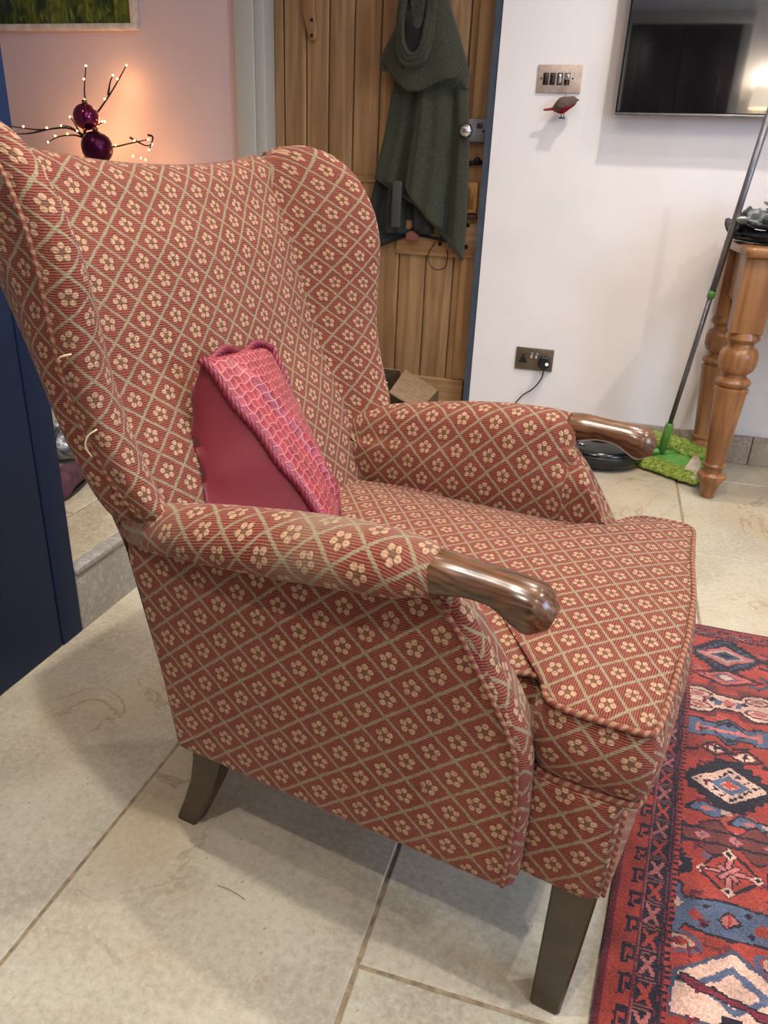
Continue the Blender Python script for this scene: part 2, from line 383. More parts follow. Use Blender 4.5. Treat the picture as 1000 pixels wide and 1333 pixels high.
struct('wall_near', MB().box(-3.4, 2.75, -1.55, -1.4, -.05, CEIL), WALLW, smooth=False)
struct('ceiling', MB().box(-3.45, 2.75, -1.6, 3.4, CEIL, CEIL+.1), plaster('ceiling_paint', (228, 222, 214), (222, 216, 208)), smooth=False)
# door casing (left side of the pine door)
struct('trim_2', MB().box(-1.505, -1.425, WY-.022, WY+.005, ST-.01, 2.2, .003).box(-1.425, -1.385, WY-.012, WY+.12, ST-.01, 2.2, .003).box(-1.505, -.50, WY-.022, WY, 2.16, 2.24, .003), CASING)
struct('trim_3', MB().box(-.528, -.502, WY+.004, WY+.10, -.02, 2.16), SLATE, smooth=False)
# skirting of travertine pieces
bb = struct('baseboard_far', MB().box(-.50, 2.6, WY-.006, WY+.002, -.01, .108), GROUT, smooth=False)
x = -.498
for L in (.33, .46, .30, .45, .45, .45, .45):
    if x+L > 2.6: break
    MB().box(x+.0015, x+L-.0015, WY-.016, WY-.004, .001, .11+rng.uniform(-.001, .001), .002).build('skirting_tile', SKIRT, bb); x += L

# ------------------------------------------------------------------ pine plank door
DY = 3.125
door = struct('door_1', MB().box(-1.39, -.505, DY+.012, DY+.03, ST, 2.14), PINE_D, smooth=False)
bx = [-1.388, -1.345, -1.252, -1.160, -1.060, -.955, -.850, -.738, -.625, -.520]
for a, b in zip(bx[:-1], bx[1:]):
    MB().box(a+.0025, b-.0025, DY-.002, DY+.013, .17, 2.13, .004).build('door_plank', PINE_D, door)
MB().box(-1.385, -.545, DY-.016, DY-.001, .06, .185, .004).build('door_rail', PINE_R, door)
MB().box(-.595, -.52, DY-.012, DY-.001, .187, 2.13, .003).build('door_stile', PINE_D, door)
MB().box(-.86, -.53, DY-.020, DY-.001, .672, .80, .003).build('lock_rail', PINE_R, door)
MB().box(-1.385, -.87, DY-.010, DY-.002, .93, .955, .003).build('ledge', PINE_R, door)
hb = MB(); plate(hb, [(-1.262, 1.60), (-1.262, 1.50), (-1.235, 1.41), (-1.212, 1.405), (-1.206, 1.43), (-1.222, 1.60)], -DY+.002, -DY+.022, lambda a, b, h: (a, -h, b), bev=.004, n=40, sm=1)
hp = hb.build('peg_strap', PINE_D, door)
m_ = MB()
for z in (1.425, 1.475): sphere(m_, (-1.222, DY-.024, z), .006)
m_.build('screw_head', IRON, door)
# rim lock with knob
lk = MB().box(-.620, -.522, DY-.040, DY-.012, 1.083, 1.160, .004).build('rim_lock', GREYST, door)
kn = MB(); kn.lathe([(.009, 0), (.009, .02), (.016, .028), (.024, .040), (.025, .048), (.018, .058), (.003, .062)], 20, (-.598, DY-.040, 1.118), axis=1); kn.build('knob', CHROME, lk)
kh = MB(); kh.box(-.566, -.546, DY-.043, DY-.039, 1.128, 1.146, .003).box(-.546, -.536, DY-.043, DY-.039, 1.116, 1.124, .002).build('keyhole', BLACK, lk)
bo = MB().tube([(-.612, DY-.022, 1.010), (-.54, DY-.022, 1.016)], .008, 8); sphere(bo, (-.556, DY-.035, 1.022), .012); bo.build('door_bolt', IRON, door)
MB().box(-.595, -.545, DY-.030, DY-.012, .838, .948, .004).build('keeper_block', simple('brassy_wood', (176, 126, 62), .4), door)
MB().box(-.590, -.560, DY-.033, DY-.030, .852, .928, .002).build('keeper_plate', simple('dull_brass', (150, 110, 56), .35, .7), door)
MB().box(-.60, -.542, DY-.034, DY-.012, .818, .832, .003).build('latch_bar', simple('oxblood_paint', (66, 26, 30), .5), door)
m_ = MB()
for xx, z in ((-.575, .795), (-.575, .715), (-.68, .72)): m_.lathe([(.008, 0), (.008, .004), (.003, .006)], 10, (xx, DY-.020, z), axis=1)
m_.build('rail_bolt_head', IRON, door)
m_ = MB(); m_.tube(spline([(-.70, DY-.022, .725), (-.725, DY-.026, .67), (-.70, DY-.026, .625), (-.655, DY-.026, .63), (-.645, DY-.026, .67), (-.65, DY-.022, .70)], 24), .0018, 6)
m_.build('wire_loop', IRON, door)

# ------------------------------------------------------------------ tall blue cabinet at the left
cb_ = empty('tall_cabinet', (-1.32, .6, 0), 'tall navy blue painted cupboard at the left edge beside the stone step', 'cupboard')
def rel(mb, e):
    L = e.location; mb.v = [(a-L.x, b-L.y, c-L.z) for a, b, c in mb.v]; return mb
rel(MB().box(-1.62, -1.034, -.05, 1.204, 0.0, 2.1, .003), cb_).build('carcass', BLUE, cb_)
rel(MB().box(-1.034, -1.018, 1.141, 1.204, 0.0, 2.1, .0015), cb_).build('end_stile', BLUE, cb_)
rel(MB().box(-1.034, -1.019, .56, 1.1375, .003, 2.1, .0015), cb_).build('cupboard_door', BLUE, cb_)
rel(MB().box(-1.034, -1.019, -.05, .5565, .003, 2.1, .0015), cb_).build('cupboard_door', BLUE, cb_)

# ------------------------------------------------------------------ television and back wall seen in it
tv = empty('television', (.47, WY-.03, 1.5), 'large black flat television mounted high on the white wall', 'television')
rel(MB().box(-.083, 1.05, WY-.062, WY-.025, 1.176, 1.83, .004), tv).build('housing', BLACK, tv)
rel(MB().box(.25, .75, WY-.026, WY-.001, 1.35, 1.65), tv).build('wall_bracket', IRON, tv)
scr = MatB('dark_screen_glass', .03, .9); scr.color(scr.col((10, 10, 14))); scr.b.inputs['IOR'].default_value = 1.75
rel(MB().box(-.077, 1.044, WY-.0635, WY-.0615, 1.186, 1.824), tv).build('screen', scr.m, tv, smooth=False)
rel(MB().box(-.083, 1.05, WY-.0655, WY-.061, 1.174, 1.182, .001), tv).build('silver_edge', simple('silver_trim', (150, 148, 150), .3, .9), tv)
DW = simple('dark_walnut', (52, 30, 24), .4, var=.2)
bd = struct('door_2', MB().box(-.17, .65, -1.40, -1.37, 0, 2.14), DW, smooth=False)
for a, b in ((-.16, .235), (.245, .64)):
    lf = MB().box(a, b, -1.37, -1.35, .01, 2.13, .004).build('door_leaf', DW, bd)
    for z0, z1 in ((.12, .85), (.97, 2.02)):
        MB().box(a+.08, b-.08, -1.351, -1.342, z0, z1, .006).build('door_panel', DW, lf)
struct('trim_4', MB().box(-.26, -.17, -1.40, -1.35, 0, 2.22, .006).box(.65, .73, -1.40, -1.35, 0, 2.22, .006).box(-.26, .73, -1.40, -1.34, 2.14, 2.22, .006), CASING)
wlmp = empty('wall_lamp', (.895, -1.3, 1.56), 'small wall lamp with a lit white shade, reflected in the television', 'lamp')
sh = MatB('lamp_shade_cloth', .8); sh.color(sh.col((240, 225, 200))); sh.b.inputs['Emission Color'].default_value = (1, .85, .65, 1); sh.b.inputs['Emission Strength'].default_value = 5
MB().lathe([(.095, 0), (.075, .17), (.073, .17), (.093, 0)], 24, (0, 0, 0)).build('lamp_shade', sh.m, wlmp)
MB().tube([(0, -.09, -.10), (0, -.04, -.12), (0, 0, -.09), (0, 0, .05)], .006, 8).lathe([(.035, 0), (.035, .012), (.01, .02)], 16, (0, -.098, -.10), axis=1).build('arm', CHROME, wlmp)

l = bpy.data.lights.new('wall_lamp_bulb', 'POINT'); l.energy = 13; l.color = (1, .86, .70); l.shadow_soft_size = .05; lo = bpy.data.objects.new('wall_lamp_bulb', l); C.objects.link(lo); lo.location = (0, .0, .20); lo.parent = wlmp
# ------------------------------------------------------------------ downlights (recessed in the ceiling)
DLAB = ['ceiling downlight straight above the photographer', 'ceiling downlight above the back of the armchair', 'ceiling downlight behind the photographer near the walnut doors', 'ceiling downlight close to the wall above the light switch', 'ceiling downlight between the stone step and the plank door', 'ceiling downlight above the middle of the rug', 'ceiling downlight above the pine table', 'ceiling downlight near the window end of the room', 'ceiling downlight over the raised floor by the sideboard', 'ceiling downlight above the seat front of the armchair']
for i, (x, y, pw) in enumerate(DOWN):
    d = empty('downlight', (x, y, CEIL), DLAB[i], 'light', 'ceiling downlights')
    MB().lathe([(.030, -.012), (.045, -.012), (.047, -.001), (.030, -.001)], 20).build('rim', CHROME, d)
    l = bpy.data.lights.new('downlight_bulb', 'SPOT'); l.energy = pw*7.5; l.color = (1.0, .925, .83); l.shadow_soft_size = .028; l.spot_size = math.radians(150); l.spot_blend = 1.0
    if i == 4 or i == 8: l.color = (1, .84, .74)
    lo = bpy.data.objects.new('downlight_bulb', l); C.objects.link(lo); lo.location = (0, 0, -.02); lo.parent = d

# ================================================================== ARMCHAIR
TH = math.radians(-10.5)
chair = empty('armchair', (.16, .885, 0), 'wing armchair covered in red and tan floral lattice wool with wooden hand grips', 'armchair', rz=TH)
# inside back (f,z) and rear of the back
IZ = [.36, .40, .456, .553, .606, .696, .773, .86, .931, .965]
IF = [-.560, -.572, -.597, -.632, -.655, -.703, -.727, -.757, -.793, -.815]
RZ = [.215, .43, .50, .54, .60, .70, .80, .90, .96]
RF = [-.605, -.645, -.672, -.692, -.715, -.757, -.800, -.850, -.880]
inF = lambda z: interp(z, IZ, IF)
reF = lambda z: interp(z, RZ, RF)
def back_grid():
    G = []
    for w in np.linspace(-.262, .262, 41):
        t = abs(w)/.262; top = .953+.022*t**2; bul = .020*(1-t**2.0)
        prof = []
        for z in np.linspace(.30, .90, 26): prof.append((inF(z)+bul*min(1, (.97-z)/.12)-.004*0, z))
        f1 = inF(.90)+bul*.55; f2 = reF(.90)+0.0
        prof += [(f1-.012, .925), (f1-.026, top-.012), (f1-.042, top-.002), (f1-.058, top+.001), (f1-.074, top-.006), (f2-.022, top-.024), (f2-.022, .905)]
        for z in np.linspace(.86, .215, 18): prof.append((reF(z)-.006*(1-t), z))
        prof = spline(prof, 84)
        G.append([(f, w, z) for f, z in prof])
    return G
MB().grid(back_grid(), capu=True, flip=False, swap=True).build('backrest', FAB, chair, uvs=(1.04, 1.04))
# wings
def wing(sgn):
    n = 44
    cre = spline([(-.575, .235, .50), (-.632, .236, .553), (-.655, .236, .606), (-.703, .237, .696), (-.727, .238, .773), (-.757, .240, .86), (-.795, .243, .931), (-.838, .240, .952)], n)
    fr = spline([(-.560, .250, .525), (-.578, .288, .577), (-.602, .303, .63), (-.622, .313, .69), (-.630, .320, .746), (-.632, .324, .80), (-.634, .326, .85), (-.648, .325, .90), (-.675, .320, .942), (-.715, .310, .974), (-.762, .296, .990), (-.806, .280, .984), (-.852, .256, .955)], n)
    re = spline([(-.664, .252, .520), (-.690, .268, .55), (-.715, .276, .60), (-.757, .280, .70), (-.800, .282, .80), (-.850, .280, .90), (-.866, .274, .935), (-.866, .256, .946)], n)
    G = []; pip = []; dk = None
    for i in range(n):
        t = i/(n-1); c, f, r = cre[i], fr[i], re[i]; k = max(0, min(1, (1-t)/.10))**.6; k2 = .3+.7*k
        d = f-c; d[2] *= .3; L = np.linalg.norm(d); d = d/max(L, 1e-6); k2 = min(1, (L/.085))*(1 if t < .86 else max(.02, 1-(t-.86)/.14)**.5)
        if t < .80: dk = d
        else: d = dk
        nrm = np.array([d[1], -d[0], 0])*-1   # outward (+w)
        nrm = np.array([-d[1], d[0], 0]); 
        if nrm[1] < 0: nrm = -nrm
        inn = c*.45+f*.55-nrm*.014*k2; fi = f*.9+c*.1-nrm*.010*k2; ft = f+d*.012*k2+nrm*.010*k2; fo = f+nrm*.036*k2-d*.004
        pip.append(fo.copy())
        fo2 = fo-d*.03*k2+nrm*.004*k2; mo = fo*.5+r*.5+nrm*.012*k2
        sec = [c-d*.02*k2-nrm*.005, c, inn, fi, f+d*.004*k2-nrm*.002*k2, ft, fo, fo2, mo, r, r*.6+c*.4-np.array([0, 0, .0])]
        sec = spline(sec, 40); q_ = max(0, (t-.90)/.10)**1.3; sec = sec*(1-q_)+np.array([-.835, .244, .950])*q_; G.append([(p[0], p[1]*sgn, p[2]) for p in sec])
    w_ = MB().grid(G, flip=(sgn < 0), capu=True, vz=True).build('wing', FAB, chair, uvs=(1.12, 1.15))
    MB().tube([(p[0], p[1]*sgn, p[2]) for p in spline(pip[3:-3], 60)], .0030, 7).build('wing_piping', PIPE, w_)
for s in (-1, 1): wing(s)
# side panels under the arms
SP = [(-.605, .215), (-.36, .212), (-.128, .212), (-.118, .222), (-.117, .32), (-.121, .395), (-.132, .430), (-.150, .462), (-.172, .497), (-.197, .535), (-.232, .576), (-.27, .578), (-.62, .545), (-.655, .535), (-.664, .50), (-.645, .43), (-.622, .32)]
for s in (-1, 1):
    mb = MB(); Q, Qi = plate(mb, SP, .238, .278, lambda a, b, h: (a, s*h, b), bev=.016, n=150, sm=1, crown1=.003, rings=5)
    sp = mb.build('side_panel', FAB, chair, boxuv=True)
    pl = [p for p in [(-.124, .228), (-.122, .33), (-.127, .397), (-.139, .432), (-.157, .464), (-.180, .50), (-.206, .54), (-.236, .574)]]
    MB().tube([(f-.006, s*.281, z) for f, z in spline(pl, 40)], .0028, 7).build('panel_piping', PIPE, sp)
# padded arms: one loft, roll on top and inner face running down to the seat
def arm(s):
    G = []
    for f in np.linspace(-.655, -.234, 46):
        t = (f+.655)/.421
        top = interp(f, [-.655, -.61, -.55, -.49, -.42, -.35, -.28, -.245, -.234], [.556, .574, .590, .601, .613, .6205, .6235, .620, .616])+(.005 if s < 0 else -.003)
        hh = interp(t, [0, .15, .6, .9, 1], [.022, .030, .034, .031, .023]); hw = interp(t, [0, .15, .35, .75, .93, 1], [.024, .036, .045, .049, .040, .026])
        cw = interp(t, [0, .2, .5, .93, 1], [.262, .276, .284, .284, .284]); cz = top-hh; bt = .375
        bl = .010*math.sin(PI*min(1, max(0, t)))
        pts = [(.262, bt), (.240, bt), (.229, .42), (.224-bl*.6, .47), (.223-bl*.4, .52), (cw-hw-.008, cz-.022), (cw-hw-.002, cz), (cw-hw*.80, cz+hh*.62), (cw-hw*.35, top-.002), (cw+hw*.2, top), (cw+hw*.68, cz+hh*.72), (cw+hw*.98, cz+hh*.15), (cw+hw*.90, cz-hh*.55), (cw+hw*.45, cz-hh*.97), (.276, cz-hh), (.270, .50), (.268, .42)]
        A = np.array(pts+[pts[0]]); ring = spline([tuple(p) for p in A], 61)[:-1]; bt2 = interp(f, [-.655, -.635, -.60, -.56], [.535, .49, .40, .375]); ring[:, 1] = np.maximum(ring[:, 1], np.minimum(bt2, top-.01))
        G.append([(f, s*w, z) for w, z in ring])
    base_ = G[-1]
    for f in [-.232]+list(np.linspace(-.226, -.128, 18)):       # slim front of the arm following the panel's curved edge
        tp = interp(f, [-.240, -.232, -.197, -.172, -.150, -.132, -.126], [.580, .574, .534, .496, .461, .429, .405])
        G.append([(f, s*min(max(abs(w), .224), .268), min(z, tp-(.008 if abs(w) < .232 or abs(w) > .262 else 0))) for _, w, z in base_])
    return MB().grid(G, cv=True, capu=True, flip=(s > 0), swap=True).build('arm_pad', FABA if s < 0 else FAB, chair)
for s in (-1, 1): arm(s)
# front rail, seat base
rl = []
for f, w in [(-.50, -.232), (-.13, -.243), (-.040, -.246), (-.024, -.236), (-.016, -.12), (-.012, 0), (-.020, .12), (-.034, .236), (-.052, .246), (-.13, .243), (-.50, .232)]: rl.append((f, w))
mb = MB(); plate(mb, rl, .213, .362, lambda a, b, h: (a, b, h), bev=.012, n=140, sm=1); mb.build('seat_frame', FAB, chair, boxuv=True)
MB().tube(spline([(-.026, -.240, .230), (-.024, -.242, .29), (-.022, -.242, .358)], 14), .0026, 7).build('rail_piping', PIPE, chair)
# T shaped seat cushion
co = [(-.600, -.196), (-.50, -.222), (-.40, -.228), (-.22, -.228), (-.175, -.222), (-.150, -.212), (-.138, -.208), (-.128, -.210), (-.122, -.216), (-.119, -.228), (-.113, -.240), (-.102, -.247), (-.085, -.250), (-.045, -.251), (-.012, -.250), (-.003, -.246), (.001, -.236), (.006, -.18), (.015, -.06), (.015, .06), (.006, .18), (.003, .295), (-.001, .314), (-.012, .324), (-.045, .327), (-.080, .320), (-.100, .300), (-.113, .272), (-.121, .240), (-.128, .218), (-.136, .207), (-.150, .212), (-.175, .220), (-.22, .226), (-.40, .226), (-.50, .220), (-.600, .196)]
ca = math.radians(3.0)
def cpl(f, w, h):
    zc = h+.010*math.cos(w/.27*PI/2)*(1 if h > .41 else 0)
    F2 = f-.022; W2 = w+.008
    g = .0
    x = F2*math.cos(ca)-W2*math.sin(ca); y = F2*math.sin(ca)*.5+W2*math.cos(ca)+.006*min(1, max(0, (F2+.3)/.2))
    return (x, y, zc-.012*(1+f/.6)*0)
def cush_plate():
    mb = MB(); n = 260; Q = closed_resample(co, n, 0); T = np.roll(Q, -1, 0)-np.roll(Q, 1, 0); T /= np.linalg.norm(T, axis=1)[:, None]
    area = .5*np.sum(Q[:, 0]*np.roll(Q[:, 1], -1)-np.roll(Q[:, 0], -1)*Q[:, 1])
    N = np.stack([T[:, 1], -T[:, 0]], 1)*(1 if area > 0 else -1); c = np.array([-.30, 0]); NS = sum(np.roll(N, k, 0) for k in range(-7, 8))/15
    R = []
    def ring(off, s, h): return [cpl(*(c+(q-n_*off-c)*s), h) for q, n_ in zip(Q, N)]
    z0, z1 = .361, .453
    for k in range(8, 0, -1): s = 1-k/8*.98; R.append(ring(.006, s, z0))
    R.append(ring(.003, 1, z0))
    for k in range(9):
        a = k/8; R.append(ring(.003-.013*math.sin(PI*a)**.7, 1, z0+.004+(z1-z0-.008)*a))
    R.append(ring(.003, 1, z1))
    for k in range(0, 13):
        s = 1-(k/12)**1.3*.98; cr = .016*(1-s**2.5); R.append([cpl(*(c+(q-n_*.004-c)*s), z1+cr+.002) for q, n_ in zip(Q, NS)])
    if area < 0: R = [r[::-1] for r in R]
    mb.grid(R, cv=True, capu=True)
    return mb, Q, z0, z1
mb, Q, z0, z1 = cush_plate(); sc_ = mb.build('seat_cushion', FAB, chair, boxuv=True, uvs=(1.06, 1.19))
for zz in (z0+.001, z1+.001):
    MB().tube([cpl(q[0], q[1], zz) for q in Q], .0036, 7, closed=True).build('cushion_piping', PIPE, sc_)
# hand grips
def grip(s):
    path = [(-.250, .284, .598), (-.228, .284, .600), (-.200, .284, .602), (-.172, .2845, .600), (-.150, .285, .594), (-.132, .285, .588), (-.116, .285, .583)]
    hh = [.022, .0215, .0175, .018, .0225, .0235, .011]; hw = [.025, .0255, .023, .023, .0265, .0255, .012]
    P = spline([p+(a, b) for p, a, b in zip(path, hh, hw)], 30); G = []
    for i, q in enumerate(P):
        f, w, z, a, b = q; tl = interp(f, [-.25, -.17, -.117], [0, .15, .75])
        ring = []
        for k in range(26):
            an = 2*PI*k/26; y = b*math.copysign(abs(math.cos(an))**.88, math.cos(an)); zz = a*math.copysign(abs(math.sin(an))**.88, math.sin(an))
            ring.append((f+zz*math.sin(tl)*.5, s*(w+y), z+zz))
        G.append(ring)
    return MB().grid(G, cv=True, capu=True, flip=(s > 0)).build('hand_grip', OAKH, chair)
for s in (-1, 1):
    o = grip(s); o['label'] = 'polished oak hand grip'
# legs
def leg(secs, name='leg'):
    G = []
    for z, f, w, a, b in secs:
        G.append([(f-a, w-b+.003, z), (f-a+.003, w-b, z), (f+a-.003, w-b, z), (f+a, w-b+.003, z), (f+a, w+b-.003, z), (f+a-.003, w+b, z), (f-a+.003, w+b, z), (f-a, w+b-.003, z)])
    return MB().grid(G, cv=True, capu=True).build(name, LEGM, chair, smooth=False)
for s in (-1, 1):
    leg([(0, -.066, s*.216, .0175, .019), (.004, -.066, s*.216, .019, .0205), (.11, -.061, s*.216, .0225, .0225), (.215, -.057, s*.216, .0255, .024), (.225, -.057, s*.216, .0255, .024)])
    leg([(0, -.655, s*.200, .017, .016), (.003, -.655, s*.200, .018, .017), (.05, -.634, s*.202, .019, .018), (.10, -.613, s*.205, .021, .019), (.15, -.598, s*.208, .024, .0205), (.20, -.588, s*.210, .028, .022), (.225, -.585, s*.210, .029, .022)])
# loose threads pulled out of the near wing
th_ = simple('loose_thread', (214, 190, 150), .7)
MB().tube(spline([(-.660, -.334, .757), (-.652, -.346, .761), (-.643, -.350, .767), (-.634, -.344, .770)], 12), .0011, 5).build('loose_thread', th_, chair)
MB().tube(spline([(-.622, -.333, .688), (-.630, -.339, .681), (-.635, -.340, .668), (-.634, -.334, .655)], 12), .0010, 5).build('loose_thread', th_, chair)

# ------------------------------------------------------------------ scatter cushion
CH = Matrix.Translation((.16, .885, 0)) @ Matrix.Rotation(TH, 4, 'Z')
def Lp(f, w, z): return CH @ Vector((f, w, z))
satin = MatB('crimson_satin', .42, .4); sn = satin.noise(5, 3, satin.coord('UV'))
satin.color(satin.mix(sn.ss(.3, .7), satin.col((94, 22, 32)), satin.col((114, 32, 42)))); satin.bump(satin.noise(700, 2, satin.coord('UV')), .2, .0006)
satin.b.inputs['Sheen Weight'].default_value = .1
net = MatB('smocked_pink_satin', .38, .5)
u, v, _ = net.xyz('UV'); uu = u*(1/.0125); vv = v*(1/.0125)
w1 = (uu+(vv*2*PI*.5).sin()*.13); w2 = (vv+(uu*2*PI*.5+.8).sin()*.13)
d1 = (w1.fract()-.5).abs()*-1+.5; d2 = (w2.fract()-.5).abs()*-1+.5
ln = d1.min(d2).ss(.075, .03); hh_ = d1*d2*4
net.color(net.mix(ln*.6, net.mix(net.noise(40, 3, net.coord('UV')).ss(.3, .7), net.col((118, 30, 44)), net.col((148, 50, 60))), net.col((196, 134, 126))))
net.bump(hh_.ss(0, .6)+ln*.3, .5, .0012); net.b.inputs['Sheen Weight'].default_value = .05
A0 = np.array((-.640, -.135, .727)); B0 = np.array((-.694, .085, .703)); C0 = np.array((-.475, -.062, .482)); D0 = np.array((-.560, .075, .484))
nn = np.cross(C0-A0, B0-A0); nn /= np.linalg.norm(nn)
if nn[0] < 0: nn = -nn
cw = empty('scatter_cushion', Lp(-.55, -.05, .474), 'small crimson cushion with smocked front and twisted rope edge, leaning in the armchair', 'cushion', rz=TH)
base = np.array((-.55, -.05, .474))
def cpt(a, b, side):
    p = A0*(1-a)*(1-b)+B0*(1-a)*b+C0*a*(1-b)+D0*a*b
    e = (4*a*(1-a))**.42*(4*b*(1-b))**.42
    if side > 0:
        fold = .012*math.exp(-((b-.22-.32*a)/.05)**2)*min(1, a*6)*min(1, (1-a)*6+.3)
        dpt = .022*e+fold*1.0-.010*math.exp(-((b-.30-.32*a)/.045)**2)*min(1, a*5)
        q = p+nn*dpt
    else:
        bulge = e*(.022+.018*a); ed = math.sin(PI*min(1, b/.24))**.8 if b < .24 else 0
        ed2 = ((1-(1-min(1, b/.16))**2)**.5)*(1-max(0, b-.16)/.84)
        q = p-nn*bulge+(np.array((-.105, -.150, .0))*a**1.1*(1-max(0, a-.93)/.07*.15)+np.array((-.018, -.024, -.03))*(1-a)*min(1, a*12))*ed2
        q = q-nn*(.010*math.sin(a*9-b*26+1)+.006*math.sin(a*21+b*13))*min(1, b*8)*(1-b)*min(1, a*5)
    q = q.copy(); q[2] = max(q[2], .478)
    q[0] = max(q[0], inF(min(q[2], .96))+.020*(1-(q[1]/.262)**2)+.003)
    return tuple(q-base)
N_ = 40
MB().grid([[cpt(i/N_, j/N_, 1) for j in range(N_+1)] for i in range(N_+1)], flip=False).build('front_cover', net.m, cw)
MB().grid([[cpt(i/N_, j/N_, -1) for j in range(N_+1)] for i in range(N_+1)], flip=True).build('back_cover', satin.m, cw)
rope = MatB('twisted_cord', .5, .4); u, v, _ = rope.xyz('UV'); tw = ((v*(2*PI/.0125)) + u*(2*PI/.034)).sin()
rope.color(rope.mix(tw.ss(-.9, .2), rope.col((84, 14, 30)), rope.col((164, 44, 64)))); rope.bump(tw, .9, .003)
edge = [cpt(t, 0, 1) for t in np.linspace(0, 1, 30)]+[cpt(1, t, 1) for t in np.linspace(.04, 1, 20)]+[cpt(1-t, 1, 1) for t in np.linspace(.04, 1, 20)]+[cpt(0, 1-t, 1) for t in np.linspace(.04, .97, 20)]
edge = [tuple(np.array(p)+np.array([0, 0, .003*math.sin(i*.7)+(0.004*math.sin(i*.55) if i > 70 else 0)])) for i, p in enumerate(edge)]
rp = MB()
def rope_mesh(path, R=.0062):
    pts = closed_resample(path, 420, 3); pr = None; strands = [[], [], []]; s_ = 0
    for i in range(len(pts)):
        t = Vector(pts[(i+1) % len(pts)]-pts[i-1]).normalized()
        if pr is None: pr = t.orthogonal().normalized()
        x_ = (pr-t*pr.dot(t)).normalized(); pr = x_; y_ = t.cross(x_); s_ += float(np.linalg.norm(pts[i]-pts[i-1])) if i else 0
        for k in range(3):
            a = s_*2*PI/.030+k*2*PI/3; strands[k].append(Vector(pts[i])+(x_*math.cos(a)+y_*math.sin(a))*R*.5)
    for st in strands: rp.tube(st, R*.58, 6)
rope_mesh(edge)
rp.build('rope_trim', simple('crimson_cord', (128, 28, 48), .5, var=.15, nscale=300), cw)

